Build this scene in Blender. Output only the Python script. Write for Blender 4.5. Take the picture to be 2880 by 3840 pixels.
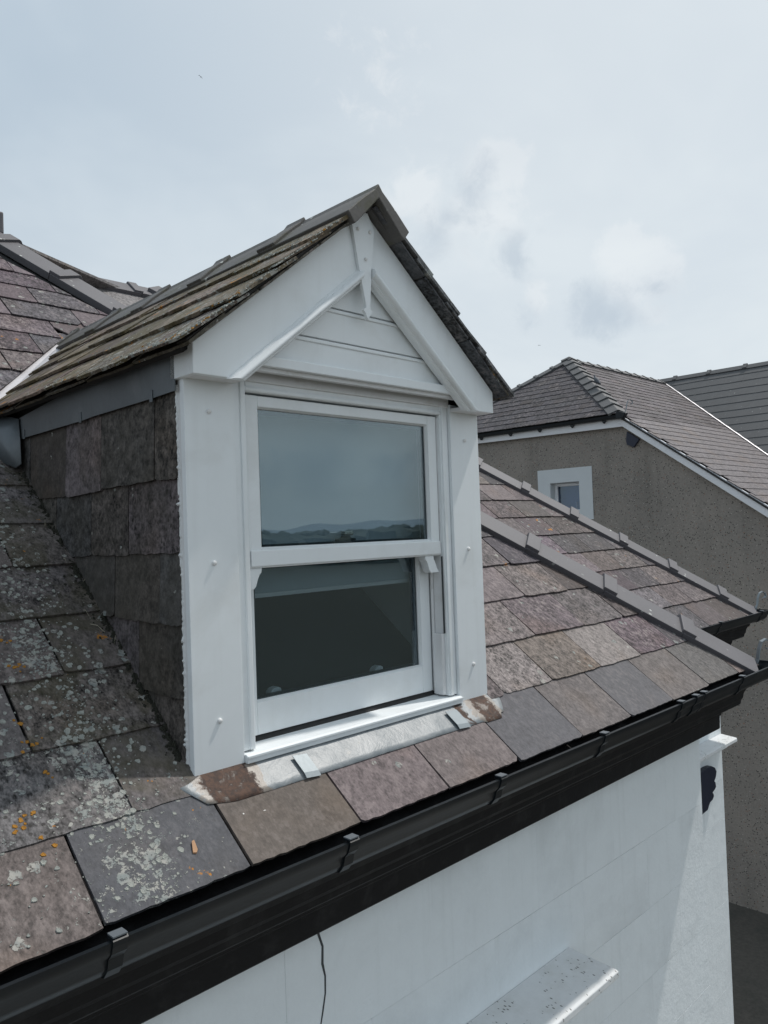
import bpy, math, random
from mathutils import Vector, Matrix

random.seed(11)
scene = bpy.context.scene
for o in list(bpy.data.objects):
    bpy.data.objects.remove(o, do_unlink=True)
COL = scene.collection
V = Vector

# ------------------------------------------------------------------ camera
CAM = V((-1.07258, -1.81326, 0.0))
cr = V((0.70850401, -0.70484544, -0.03485639))
cu = V((0.00781632, -0.04155142, 0.99910579))
cf = V((0.7056635, 0.70814291, 0.02393005))
cam = bpy.data.cameras.new('camera')
cam.sensor_fit = 'HORIZONTAL'; cam.sensor_width = 36.0; cam.lens = 36.0 * 2900.0 / 2880.0
cam.clip_start = 0.05; cam.clip_end = 30000
camo = bpy.data.objects.new('camera', cam); COL.objects.link(camo)
m = Matrix((cr, cu, -cf)).transposed().to_4x4(); m.translation = CAM
camo.matrix_world = m
scene.camera = camo

# ------------------------------------------------------------------ sun, sky, exposure
SUN = V((0.58, -0.13, 1.0)).normalized()          # towards the sun
sun_d = bpy.data.lights.new('sun', 'SUN'); sun_d.energy = 2.6; sun_d.angle = math.radians(1.4)
sun_d.color = (1.0, 0.955, 0.90)
sun_o = bpy.data.objects.new('sun', sun_d); COL.objects.link(sun_o)
sun_o.rotation_euler = (-SUN).to_track_quat('-Z', 'Y').to_euler()
world = bpy.data.worlds.new('World'); scene.world = world; world.use_nodes = True
scene.view_settings.view_transform = 'Standard'; scene.view_settings.look = 'None'
scene.view_settings.exposure = 0.0; scene.view_settings.gamma = 1.0
scene.view_settings.use_curve_mapping = False
scene.cycles.max_bounces = 7; scene.cycles.diffuse_bounces = 3; scene.cycles.glossy_bounces = 3; scene.cycles.transparent_max_bounces = 10
scene.cycles.caustics_reflective = False; scene.cycles.caustics_refractive = False


class NT:
    """small helper round a node tree"""
    def __init__(s, t):
        s.t = t; t.nodes.clear()

    def n(s, typ, ins=None, **kw):
        nd = s.t.nodes.new(typ)
        for k, v in kw.items():
            setattr(nd, k, v)
        for k, v in (ins or {}).items():
            if hasattr(v, 'is_output'):
                s.t.links.new(v, nd.inputs[k])
            else:
                nd.inputs[k].default_value = v
        return nd

    def math(s, op, a, b=None, c=None, clamp=False):
        ins = {0: a}
        if b is not None: ins[1] = b
        if c is not None: ins[2] = c
        return s.n('ShaderNodeMath', ins, operation=op, use_clamp=clamp).outputs[0]

    def noise(s, vec, scale, detail=4, rough=0.55, dist=0.0):
        return s.n('ShaderNodeTexNoise', {'Vector': vec, 'Scale': scale, 'Detail': detail, 'Roughness': rough, 'Distortion': dist}).outputs['Fac']

    def ramp(s, f, a, b, lo=0.0, hi=1.0):
        return s.n('ShaderNodeMapRange', {0: f, 1: a, 2: b, 3: lo, 4: hi}, interpolation_type='SMOOTHSTEP').outputs[0]

    def mix(s, f, a, b, mode='MIX'):
        nd = s.n('ShaderNodeMix', data_type='RGBA', blend_type=mode)
        for i, v in ((0, f), (6, a), (7, b)):
            if hasattr(v, 'is_output'): s.t.links.new(v, nd.inputs[i])
            else: nd.inputs[i].default_value = v if i == 0 else (tuple(v) + (1,) if len(v) == 3 else v)
        return nd.outputs[2]


def build_world():
    w = NT(world.node_tree)
    sky = w.n('ShaderNodeTexSky', sky_type='NISHITA', sun_disc=False, sun_elevation=math.asin(SUN.z),
              sun_rotation=math.atan2(SUN.x, SUN.y), air_density=1.0, dust_density=2.0, ozone_density=1.0)
    b1 = w.n('ShaderNodeBackground', {'Color': sky.outputs[0], 'Strength': 0.085})
    d = w.n('ShaderNodeTexCoord').outputs['Generated']
    sep = w.n('ShaderNodeSeparateXYZ', {0: d})
    den = w.math('ADD', w.math('MAXIMUM', sep.outputs[2], 0.0), 0.22)
    px = w.math('DIVIDE', sep.outputs[0], den); py = w.math('DIVIDE', sep.outputs[1], den)
    flat = w.n('ShaderNodeCombineXYZ', {0: px, 1: py, 2: 0.0}).outputs[0]
    veil = w.noise(flat, 1.6, 4, 0.58, 0.4)
    base = w.ramp(veil, 0.36, 0.66)
    ds = w.n('ShaderNodeVectorMath', {0: d, 1: tuple(SUN)}, operation='DOT_PRODUCT').outputs['Value']
    glow = w.math('ADD', w.ramp(ds, 0.40, 0.86), w.math('MULTIPLY', w.ramp(sep.outputs[2], 0.66, 0.14), 0.85), clamp=True)
    hz_ = w.mix(glow, (0.465, 0.58, 0.69), (0.745, 0.815, 0.86))
    hz_ = w.mix(w.math('MULTIPLY', base, 0.22), hz_, (0.77, 0.825, 0.86))
    # cumulus: lit heads and grey bases, each lump broken up by noise
    fb = w.math('SUBTRACT', w.noise(d, 24.0, 5, 0.62, 0.3), 0.5)

    def lumps(lst):
        tot = None
        for c, r, k in lst:
            dist = w.n('ShaderNodeVectorMath', {0: d, 1: tuple(V(c).normalized())}, operation='DISTANCE').outputs['Value']
            f = w.math('MULTIPLY', w.math('SUBTRACT', 1.0, w.math('DIVIDE', dist, r * 1.35)), k)
            tot = f if tot is None else w.math('MAXIMUM', tot, f)
        return tot
    heads = [((0.742, 0.526, 0.416), 0.034, 1.00), ((0.726, 0.549, 0.413), 0.026, 0.90), ((0.681, 0.611, 0.404), 0.030, 0.90), ((0.7, 0.603, 0.382), 0.030, 0.60), ((0.728, 0.577, 0.369), 0.045, 0.70), ((0.754, 0.533, 0.384), 0.034, 0.70), ((0.844, 0.436, 0.314), 0.028, 1.00), ((0.864, 0.403, 0.301), 0.030, 1.00), ((0.861, 0.423, 0.282), 0.042, 0.80), ((0.803, 0.529, 0.276), 0.020, 0.70), ((0.628, 0.589, 0.508), 0.040, 0.25), ((0.60, -0.80, 0.13), 0.08, 0.9), ((0.72, -0.69, 0.12), 0.07, 0.9)]
    bases = [((0.723, 0.561, 0.404), 0.030, 0.80), ((0.715, 0.591, 0.374), 0.026, 0.80), ((0.712, 0.606, 0.355), 0.034, 0.70), ((0.732, 0.581, 0.355), 0.030, 0.50), ((0.776, 0.539, 0.328), 0.030, 0.70), ((0.84, 0.477, 0.259), 0.034, 1.00), ((0.856, 0.456, 0.246), 0.034, 1.00), ((0.847, 0.468, 0.252), 0.030, 1.00), ((0.871, 0.408, 0.273), 0.024, 0.60), ((0.798, 0.544, 0.26), 0.020, 0.70), ((0.640, -0.774, 0.080), 0.045, 0.9), ((0.600, -0.805, 0.078), 0.030, 0.8), ((0.716, -0.698, 0.073), 0.036, 0.8)]
    cm = w.math('MULTIPLY', w.ramp(w.math('ADD', lumps(heads), w.math('MULTIPLY', fb, 1.9)), 0.02, 0.52), 0.68)
    sh = w.math('MULTIPLY', w.ramp(w.math('ADD', lumps(bases), w.math('MULTIPLY', fb, 1.9)), 0.0, 0.9), 0.56)
    col = w.mix(cm, hz_, (0.84, 0.885, 0.91))
    col = w.mix(sh, col, (0.48, 0.565, 0.65))
    b2 = w.n('ShaderNodeBackground', {'Color': col, 'Strength': 1.0})
    fac = w.math('ADD', w.math('MULTIPLY', base, 0.10), 0.85)
    fac = w.math('MAXIMUM', fac, w.math('MAXIMUM', cm, sh))
    mx = w.n('ShaderNodeMixShader', {0: fac, 1: b1.outputs[0], 2: b2.outputs[0]})
    w.n('ShaderNodeOutputWorld', {0: mx.outputs[0]})
    world.cycles.sampling_method = 'MANUAL'; world.cycles.sample_map_resolution = 256


build_world()

# ------------------------------------------------------------------ materials
MATS = {}


def mat(name):
    mt = bpy.data.materials.new(name); mt.use_nodes = True
    MATS[name] = mt
    return mt, NT(mt.node_tree)


def finish(t, col, rough, bump=None, bstr=0.3, bdist=0.01, metal=0.0, spec=0.5, coat=0.0):
    ins = {'Base Color': col if hasattr(col, 'is_output') else tuple(col) + (1,), 'Roughness': rough, 'Metallic': metal, 'Specular IOR Level': spec, 'Coat Weight': coat}
    b = t.n('ShaderNodeBsdfPrincipled', ins)
    if bump is not None:
        bn = t.n('ShaderNodeBump', {'Height': bump, 'Strength': bstr, 'Distance': bdist})
        t.t.links.new(bn.outputs[0], b.inputs['Normal'])
    t.n('ShaderNodeOutputMaterial', {0: b.outputs[0]})


def posn(t, jitter=True):
    p = t.n('ShaderNodeNewGeometry').outputs['Position']
    if not jitter: return p
    r = t.n('ShaderNodeObjectInfo').outputs['Random']
    off = t.n('ShaderNodeCombineXYZ', {0: t.math('MULTIPLY', r, 91.7), 1: t.math('MULTIPLY', r, 37.3), 2: t.math('MULTIPLY', r, 53.1)}).outputs[0]
    return t.n('ShaderNodeVectorMath', {0: p, 1: off}, operation='ADD').outputs[0]


def slate_mat(name, scale=1.0, moss=0.0, rough=0.70, spec=0.28, mcol=(0.066, 0.059, 0.033)):
    """weathered slate: tint and lichen amount come from the object colour"""
    mt, t = mat(name)
    oi = t.n('ShaderNodeObjectInfo')
    P = posn(t)
    W = t.n('ShaderNodeNewGeometry').outputs['Position']
    base = oi.outputs['Color']; li = oi.outputs['Alpha']
    PS = t.n('ShaderNodeVectorMath', {0: P, 1: (1.3, 0.8, 0.8)}, operation='MULTIPLY').outputs[0]
    n1 = t.noise(P, 5 * scale, 4, 0.6, 0.6); n2 = t.noise(PS, 38 * scale, 4, 0.7); n3 = t.noise(PS, 120 * scale, 2, 0.6)
    f = t.math('ADD', t.math('ADD', t.math('MULTIPLY', n1, 0.9), t.math('MULTIPLY', n2, 3.2)), t.math('MULTIPLY', n3, 1.9))
    f = t.math('MULTIPLY', t.math('MAXIMUM', t.math('SUBTRACT', f, 2.12), 0.2), 1.10)
    amp = t.math('MULTIPLY', oi.outputs['Object Index'], 0.1)
    f = t.math('ADD', 1.0, t.math('MULTIPLY', t.math('SUBTRACT', f, 1.0), amp))
    crust = t.math('MULTIPLY', t.math('MULTIPLY', t.ramp(n2, 0.52, 0.60), amp), t.ramp(t.noise(P, 6 * scale, 2, 0.5), 0.36, 0.60))
    g = t.n('ShaderNodeCombineXYZ', {0: f, 1: f, 2: f}).outputs[0]
    col = t.mix(1.0, base, g, 'MULTIPLY')
    # warm and cool blotches
    col = t.mix(t.ramp(t.noise(P, 3.1 * scale, 2, 0.5), 0.52, 0.72, 0, 0.55), col, t.mix(1.0, col, (1.12, 0.98, 0.82), 'MULTIPLY'))
    col = t.mix(t.ramp(t.noise(P, 7.3 * scale, 3, 0.6), 0.55, 0.7, 0, 0.4), col, t.mix(1.0, col, (0.62, 0.60, 0.60), 'MULTIPLY'))
    col = t.mix(t.math('MULTIPLY', crust, t.math('MULTIPLY', t.math('ADD', 0.22, t.math('MULTIPLY', oi.outputs['Random'], 0.5)), (0.35 if moss > 0 else 1.0))), col, (0.235, 0.202, 0.192))
    # dark pitted spots
    vd = t.n('ShaderNodeTexVoronoi', {'Vector': P, 'Scale': 55 * scale, 'Randomness': 1.0})
    dk = t.math('MULTIPLY', t.math('MULTIPLY', amp, t.ramp(vd.outputs['Distance'], 0.34, 0.22)), t.ramp(t.noise(P, 9 * scale, 2, 0.6), 0.46, 0.58))
    col = t.mix(t.math('MULTIPLY', dk, t.math('SUBTRACT', 0.9, t.math('MULTIPLY', oi.outputs['Random'], 0.5))), col, (0.035, 0.032, 0.03))
    if moss > 0:
        mm = t.ramp(t.noise(W, 7, 4, 0.65, 0.5), 0.40, 0.62, 0, moss)
        col = t.mix(mm, col, mcol)
    # pale crusty lichen: rosettes and grains
    L1 = t.noise(W, 26 * scale, 5, 0.75, 0.4); L2 = t.noise(W, 4.2, 3, 0.6); L3 = t.noise(W, 110 * scale, 3, 0.7)
    v = t.math('ADD', t.math('ADD', t.math('MULTIPLY', L1, 0.50), t.math('MULTIPLY', L2, 0.17)), t.math('MULTIPLY', L3, 0.33))
    sx_ = t.n('ShaderNodeSeparateXYZ', {0: W})
    drip = t.math('MULTIPLY', t.ramp(t.math('ABSOLUTE', t.math('ADD', t.math('ADD', sx_.outputs[0], 0.215), t.math('MULTIPLY', t.math('SUBTRACT', L2, 0.5), 0.25))), 0.11, 0.0), t.ramp(sx_.outputs[1], 1.25, 0.9))
    v = t.math('ADD', v, t.math('MULTIPLY', t.math('MULTIPLY', drip, 0.06), t.ramp(li, 0.1, 0.4)))
    thr = t.math('SUBTRACT', 0.715, t.math('MULTIPLY', li, 0.275))
    lm = t.ramp(t.math('SUBTRACT', v, thr), -0.006, 0.020)
    vr = t.n('ShaderNodeTexVoronoi', {'Vector': t.n('ShaderNodeVectorMath', {0: W, 1: t.n('ShaderNodeVectorMath', {0: t.n('ShaderNodeTexNoise', {'Vector': W, 'Scale': 60.0, 'Detail': 4.0}).outputs['Color'], 3: 0.028}, operation='SCALE').outputs[0]}, operation='ADD').outputs[0], 'Scale': 26.0 * scale})
    rsel = t.n('ShaderNodeSeparateColor', {0: vr.outputs['Color']})
    rad = t.math('MULTIPLY', rsel.outputs[0], 0.42)
    ros = t.math('MULTIPLY', t.math('MULTIPLY', t.ramp(t.math('SUBTRACT', vr.outputs['Distance'], rad), 0.03, -0.02),
                 t.math('GREATER_THAN', t.math('ADD', t.math('MULTIPLY', li, 1.1), t.math('MULTIPLY', L2, 0.7)), t.math('ADD', rsel.outputs[1], 0.42))), t.ramp(L3, 0.33, 0.5))
    lm = t.math('MAXIMUM', lm, ros)
    lm = t.math('MULTIPLY', lm, t.ramp(li, 0.02, 0.10))
    lcol = t.mix(t.ramp(t.noise(W, 30, 2, 0.6), 0.35, 0.65), (0.25, 0.275, 0.265), (0.40, 0.39, 0.355))
    col = t.mix(t.math('MULTIPLY', lm, 0.85), col, lcol)
    orr = t.math('MULTIPLY', t.ramp(t.math('ADD', t.math('MULTIPLY', t.noise(W, 11, 2, 0.5), 0.7), t.math('MULTIPLY', t.noise(W, 60, 3, 0.7), 0.3)), 0.655, 0.67), t.ramp(li, 0.25, 0.4))
    col = t.mix(orr, col, (0.42, 0.17, 0.015))
    h = t.math('ADD', t.math('ADD', t.math('MULTIPLY', n1, 0.8), t.math('MULTIPLY', n2, 0.5)), t.math('MULTIPLY', lm, 0.25))
    finish(t, col, t.math('ADD', rough, t.math('MULTIPLY', lm, 0.2)), h, 0.7, 0.007, spec=spec)
    return mt


def plain(name, col, rough=0.5, var=0.12, scale=12, bump=0.1, metal=0.0, spec=0.5, coat=0.0, dirt=None, dirt_amt=0.0, dirt_scale=3.0, bd=0.004, streak=None, streak_amt=0.0):
    mt, t = mat(name)
    P = posn(t)
    n = t.noise(P, scale, 5, 0.6); n2 = t.noise(P, scale * 7, 4, 0.6)
    f = t.math('ADD', 1.0 - var, t.math('ADD', t.math('MULTIPLY', n, var * 1.4), t.math('MULTIPLY', n2, var * 0.6)))
    c = t.mix(1.0, col, t.n('ShaderNodeCombineXYZ', {0: f, 1: f, 2: f}).outputs[0], 'MULTIPLY')
    if dirt:
        dm = t.ramp(t.noise(P, dirt_scale, 6, 0.65, 0.4), 0.48, 0.72, 0, dirt_amt)
        c = t.mix(dm, c, dirt)
    if streak:
        PV = t.n('ShaderNodeVectorMath', {0: P, 1: (1.0, 1.0, 0.06)}, operation='MULTIPLY').outputs[0]
        c = t.mix(t.ramp(t.noise(PV, 26, 3, 0.6), 0.50, 0.78, 0, streak_amt), c, streak)
    finish(t, c, rough, t.math('ADD', n, t.math('MULTIPLY', n2, 0.4)), bump, bd, metal, spec, coat)
    return mt


slate_mat('slate'); slate_mat('slate_mossy', 1.0, 0.55, 0.7); slate_mat('slate_cheek', 1.0, 0.35, 0.7, mcol=(0.055, 0.05, 0.04)); slate_mat('slate_dormer', 1.0, 0.75, 0.7, mcol=(0.105, 0.085, 0.038)); slate_mat('slate_far', 0.6)
plain('upvc', (0.83, 0.865, 0.88), 0.40, 0.05, 5, 0.05, spec=0.45, dirt=(0.56, 0.56, 0.53), dirt_amt=0.28, streak=(0.55, 0.56, 0.54), streak_amt=0.10)
plain('upvc_dull', (0.74, 0.745, 0.75), 0.42, 0.06, 8, 0.03, dirt=(0.45, 0.42, 0.36), dirt_amt=0.35, dirt_scale=9)
plain('caulk', (0.72, 0.73, 0.73), 0.6, 0.2, 40, 0.5)
plain('lead', (0.13, 0.147, 0.16), 0.48, 0.3, 9, 0.3, metal=0.25, dirt=(0.22, 0.235, 0.245), dirt_amt=0.5, dirt_scale=5)
plain('valley_lead', (0.52, 0.51, 0.53), 0.4, 0.25, 9, 0.35, metal=0.3)
plain('black_gutter', (0.006, 0.009, 0.012), 0.36, 0.25, 10, 0.08, spec=0.28, dirt=(0.024, 0.027, 0.029), dirt_amt=0.45, dirt_scale=6)
plain('black_timber', (0.006, 0.006, 0.007), 0.6, 0.3, 18, 0.4, spec=0.25, dirt=(0.045, 0.046, 0.046), dirt_amt=0.3, dirt_scale=11)
plain('gutter_clip', (0.12, 0.135, 0.15), 0.4, 0.1, 10, 0.05)
plain('gutter_inside', (0.02, 0.02, 0.02), 0.7, 0.3, 10, 0.2)
plain('mortar', (0.115, 0.11, 0.105), 0.9, 0.4, 30, 0.8, dirt=(0.03, 0.035, 0.035), dirt_amt=0.6)
plain('mortar_dark', (0.05, 0.05, 0.048), 0.9, 0.4, 30, 0.8)
plain('felt', (0.03, 0.03, 0.03), 0.9, 0.2, 10, 0.2)
plain('render_white', (0.80, 0.845, 0.865), 0.62, 0.06, 9, 0.6, dirt=(0.58, 0.615, 0.63), dirt_amt=0.4, dirt_scale=1.7, bd=0.008, streak=(0.50, 0.53, 0.53), streak_amt=0.14)
plain('interior', (0.78, 0.77, 0.74), 0.8, 0.05, 3, 0.02)
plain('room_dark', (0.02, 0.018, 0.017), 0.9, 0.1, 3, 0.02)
plain('backing_blue', (0.35, 0.45, 0.66), 0.8, 0.2, 20, 0.1)
plain('blind', (0.46, 0.51, 0.53), 0.8, 0.05, 60, 0.05)
plain('chrome', (0.6, 0.58, 0.52), 0.25, 0.1, 10, 0.02, metal=0.9)
plain('plastic_white', (0.78, 0.78, 0.77), 0.35, 0.05, 10, 0.02)
plain('gasket', (0.012, 0.018, 0.03), 0.4, 0.1, 10, 0.02)
plain('wood_chip', (0.42, 0.24, 0.13), 0.7, 0.4, 60, 0.5)
plain('navy_iron', (0.010, 0.014, 0.032), 0.5, 0.3, 25, 0.3)
plain('sealant', (0.05, 0.055, 0.06), 0.8, 0.2, 30, 0.2)
plain('pigeon_feather', (0.075, 0.085, 0.10), 0.7, 0.5, 25, 0.2)
plain('gull_feather', (0.16, 0.17, 0.18), 0.7, 0.3, 2, 0.1)
plain('paint_grey', (0.52, 0.55, 0.57), 0.6, 0.08, 4, 0.1)
plain('fascia_white', (0.68, 0.69, 0.72), 0.5, 0.06, 4, 0.08, dirt=(0.5, 0.5, 0.5), dirt_amt=0.2)
plain('dirt_moss', (0.022, 0.022, 0.014), 0.95, 0.5, 60, 0.9, bd=0.01)
plain('dry_grass', (0.32, 0.29, 0.22), 0.8, 0.2, 40, 0.1)
plain('bounce_tarmac', (0.23, 0.22, 0.20), 0.9, 0.5, 14, 0.5, dirt=(0.30, 0.285, 0.26), dirt_amt=0.5, dirt_scale=0.6)
plain('dark_gravel', (0.075, 0.069, 0.06), 0.95, 0.8, 22, 0.9, dirt=(0.04, 0.042, 0.036), dirt_amt=0.6, dirt_scale=1.2)
plain('galvanised', (0.25, 0.285, 0.305), 0.45, 0.2, 14, 0.15, metal=0.35)
plain('wood_leaf', (0.055, 0.065, 0.05), 0.9, 0.6, 0.08, 0.3)
plain('field', (0.035, 0.038, 0.030), 0.9, 0.4, 0.01, 0.1)
plain('hazy_hill', (0.26, 0.31, 0.36), 0.9, 0.3, 0.002, 0.1)  # distance haze put into the blue-grey base colour of the hills
plain('bird_lime', (0.75, 0.74, 0.70), 0.8, 0.1, 60, 0.3)


def tile_mat(name, col, lich):
    mt, t = mat(name)
    P = posn(t); W = t.n('ShaderNodeNewGeometry').outputs['Position']
    n = t.noise(P, 4, 5, 0.6); n2 = t.noise(P, 70, 4, 0.6)
    f = t.math('ADD', 0.72, t.math('ADD', t.math('MULTIPLY', n, 0.4), t.math('MULTIPLY', n2, 0.18)))
    c = t.mix(1.0, col, t.n('ShaderNodeCombineXYZ', {0: f, 1: f, 2: f}).outputs[0], 'MULTIPLY')
    v = t.n('ShaderNodeTexVoronoi', {'Vector': W, 'Scale': 24.0})
    rs = t.n('ShaderNodeSeparateColor', {0: v.outputs['Color']})
    spot = t.math('MULTIPLY', t.math('LESS_THAN', v.outputs['Distance'], t.math('MULTIPLY', rs.outputs[0], 0.24)), t.math('GREATER_THAN', rs.outputs[1], 1.0 - lich))
    spot = t.math('MULTIPLY', spot, t.ramp(t.noise(W, 3.5, 3, 0.5), 0.45, 0.6))
    c = t.mix(spot, c, (0.48, 0.50, 0.47))
    if lich > 0.6:
        c = t.mix(t.ramp(t.noise(W, 9, 6, 0.7, 0.4), 0.5, 0.66, 0, 0.7), c, (0.08, 0.078, 0.045))
        c = t.mix(t.ramp(t.noise(W, 28, 6, 0.75), 0.6, 0.68, 0, 0.7), c, (0.28, 0.29, 0.26))
    finish(t, c, 0.6, t.math('ADD', n, t.math('MULTIPLY', n2, 0.6)), 0.3, 0.004)


tile_mat('hip_tile', (0.112, 0.108, 0.117), 0.5)
tile_mat('ridge_tile', (0.098, 0.092, 0.086), 0.8)
tile_mat('far_tile', (0.088, 0.090, 0.093), 0.25)


def roughcast():
    mt, t = mat('roughcast')
    W = t.n('ShaderNodeNewGeometry').outputs['Position']
    n = t.noise(W, 0.7, 5, 0.6); n2 = t.noise(W, 28, 4, 0.7)
    c = t.mix(n2, (0.19, 0.170, 0.152), (0.36, 0.322, 0.285))
    c = t.mix(t.ramp(n, 0.3, 0.7, 0, 0.7), c, t.mix(1.0, c, (0.74, 0.76, 0.78), 'MULTIPLY'))
    WV = t.n('ShaderNodeVectorMath', {0: W, 1: (1.0, 1.0, 0.12)}, operation='MULTIPLY').outputs[0]
    c = t.mix(t.ramp(t.noise(WV, 1.6, 3, 0.6), 0.52, 0.72, 0, 0.45), c, (0.10, 0.092, 0.08))
    v = t.n('ShaderNodeTexVoronoi', {'Vector': W, 'Scale': 42.0}); rs = t.n('ShaderNodeSeparateColor', {0: v.outputs['Color']})
    peb = t.ramp(v.outputs['Distance'], 0.40, 0.25)
    c = t.mix(t.math('MULTIPLY', peb, t.math('GREATER_THAN', rs.outputs[0], 0.90)), c, (0.035, 0.032, 0.03))
    c = t.mix(t.math('MULTIPLY', peb, t.math('GREATER_THAN', rs.outputs[1], 0.93)), c, (0.44, 0.41, 0.37))
    c = t.mix(t.math('MULTIPLY', peb, t.math('GREATER_THAN', rs.outputs[2], 0.95)), c, (0.28, 0.15, 0.10))
    finish(t, c, 0.9, t.math('ADD', peb, n2), 0.6, 0.012)


roughcast()


def glass_mat(name, tint, boost):
    mt, t = mat(name)
    ge = t.n('ShaderNodeNewGeometry')
    cs = t.math('ABSOLUTE', t.n('ShaderNodeVectorMath', {0: ge.outputs['Normal'], 1: ge.outputs['Incoming']}, operation='DOT_PRODUCT').outputs['Value'])
    sch = t.math('ADD', t.math('MULTIPLY', t.math('POWER', t.math('SUBTRACT', 1.0, cs), 5.0), 0.957), 0.043)
    f = t.math('MULTIPLY', sch, boost, clamp=True)
    bmp = t.n('ShaderNodeBump', {'Height': t.noise(posn(t), 1.6, 2, 0.5), 'Strength': 0.03, 'Distance': 0.006})
    a = t.n('ShaderNodeBsdfTransparent', {0: tint + (1,)})
    g = t.n('ShaderNodeBsdfGlossy', {'Roughness': 0.004, 'Color': (0.84, 0.96, 1.0, 1), 'Normal': bmp.outputs[0]})
    mx = t.n('ShaderNodeMixShader', {0: f, 1: a.outputs[0], 2: g.outputs[0]})
    t.n('ShaderNodeOutputMaterial', {0: mx.outputs[0]})


glass_mat('glass', (0.76, 0.82, 0.845), 2.9)
glass_mat('glass_far', (0.55, 0.60, 0.70), 2.0)


def apron_mat():
    mt, t = mat('zinc_apron')
    W = t.n('ShaderNodeNewGeometry').outputs['Position']
    sp = t.n('ShaderNodeSeparateXYZ', {0: W})
    n = t.noise(W, 11, 6, 0.65, 0.8); n2 = t.noise(W, 60, 5, 0.7)
    c = t.mix(t.ramp(n, 0.35, 0.65), (0.185, 0.21, 0.225), (0.285, 0.305, 0.315))
    c = t.mix(t.ramp(t.noise(W, 23, 5, 0.6), 0.60, 0.72, 0, 0.35), c, (0.36, 0.32, 0.27))
    xw = t.math('ADD', sp.outputs[0], t.math('MULTIPLY', t.math('SUBTRACT', n2, 0.5), 0.05))
    xw = t.math('ADD', xw, t.math('MULTIPLY', t.math('SUBTRACT', n, 0.5), 0.09))

    def band(a, b):
        return t.math('MULTIPLY', t.ramp(xw, a - 0.006, a + 0.006), t.ramp(xw, b + 0.006, b - 0.006))
    rust = t.math('MAXIMUM', t.math('MAXIMUM', band(0.012, 0.158), band(1.125, 1.222)), t.math('MULTIPLY', band(1.04, 1.075), t.ramp(n, 0.4, 0.5)))
    rc = t.mix(t.ramp(n2, 0.35, 0.65), (0.040, 0.024, 0.019), (0.095, 0.050, 0.032))
    halo = t.math('MAXIMUM', band(-0.01, 0.185), band(1.10, 1.24))
    c = t.mix(t.math('MULTIPLY', halo, 0.5), c, (0.25, 0.165, 0.095))
    rust = t.math('MULTIPLY', rust, t.ramp(t.math('ADD', n, t.math('MULTIPLY', n2, 0.5)), 0.56, 0.70, 0.25, 1.0))
    c = t.mix(rust, c, rc)
    finish(t, c, t.math('ADD', 0.42, t.math('MULTIPLY', rust, 0.4)), t.math('ADD', n, t.math('MULTIPLY', n2, 0.3)), 0.45, 0.008, metal=0.0, spec=0.6)


apron_mat()


def speckled_mat():
    """white painted hood with black lichen speckles"""
    mt, t = mat('hood_paint')
    W = t.n('ShaderNodeNewGeometry').outputs['Position']
    v = t.n('ShaderNodeTexVoronoi', {'Vector': t.n('ShaderNodeVectorMath', {0: W, 1: (1.0, 0.55, 1.0)}, operation='MULTIPLY').outputs[0], 'Scale': 95.0})
    rs = t.n('ShaderNodeSeparateColor', {0: v.outputs['Color']})
    dens = t.ramp(t.noise(W, 5.5, 5, 0.7), 0.43, 0.66)
    sp = t.math('MULTIPLY', t.ramp(v.outputs['Distance'], 0.36, 0.26), t.math('LESS_THAN', rs.outputs[0], t.math('MULTIPLY', dens, 0.55)))
    n = t.noise(W, 30, 4, 0.6)
    c = t.mix(n, (0.66, 0.68, 0.69), (0.76, 0.78, 0.79))
    c = t.mix(t.math('MULTIPLY', dens, 0.35), c, (0.50, 0.50, 0.47))
    c = t.mix(t.math('MULTIPLY', sp, 0.85), c, (0.09, 0.09, 0.085))
    finish(t, c, 0.6, n, 0.3, 0.004)


speckled_mat()

# ------------------------------------------------------------------ object helpers
WPOS = {}


def link(o, parent, wloc):
    COL.objects.link(o)
    if parent is not None:
        o.parent = parent
        o.location = wloc - WPOS[parent.name]
    else:
        o.location = wloc
    WPOS[o.name] = V(wloc)
    return o


def thing(name, label, cat, loc, group=None):
    o = bpy.data.objects.new(name, None); o.empty_display_size = 0.1
    link(o, None, V(loc)); o['label'] = label; o['category'] = cat
    if group: o['group'] = group
    return o


def node(name, parent, loc=None):
    """an empty that stands for a part made of pieces"""
    o = bpy.data.objects.new(name, None); o.empty_display_size = 0.05
    return link(o, parent, V(loc) if loc is not None else WPOS[parent.name])


def mesh(name, verts, faces, material, parent=None, smooth=False, bevel=0.0, color=None, seg=2, sharp=0):
    vs = [V(v) for v in verts]
    lo = V((min(v.x for v in vs), min(v.y for v in vs), min(v.z for v in vs)))
    hi = V((max(v.x for v in vs), max(v.y for v in vs), max(v.z for v in vs)))
    c = (lo + hi) / 2; c.z = lo.z
    me = bpy.data.meshes.new(name)
    me.from_pydata([tuple(v - c) for v in vs], [], faces); me.validate(); me.update()
    me.materials.append(MATS[material])
    if smooth:
        me.polygons.foreach_set('use_smooth', [True] * len(me.polygons))
    if sharp:
        me.polygons.foreach_set('use_smooth', [True] * len(me.polygons)); me.set_sharp_from_angle(angle=math.radians(sharp))
    o = bpy.data.objects.new(name, me); link(o, parent, c)
    if bevel > 0:
        b = o.modifiers.new('bevel', 'BEVEL'); b.width = bevel; b.segments = seg; b.limit_method = 'ANGLE'; b.angle_limit = math.radians(35)
    if color: o.color = color; o.pass_index = 8
    return o


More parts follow.
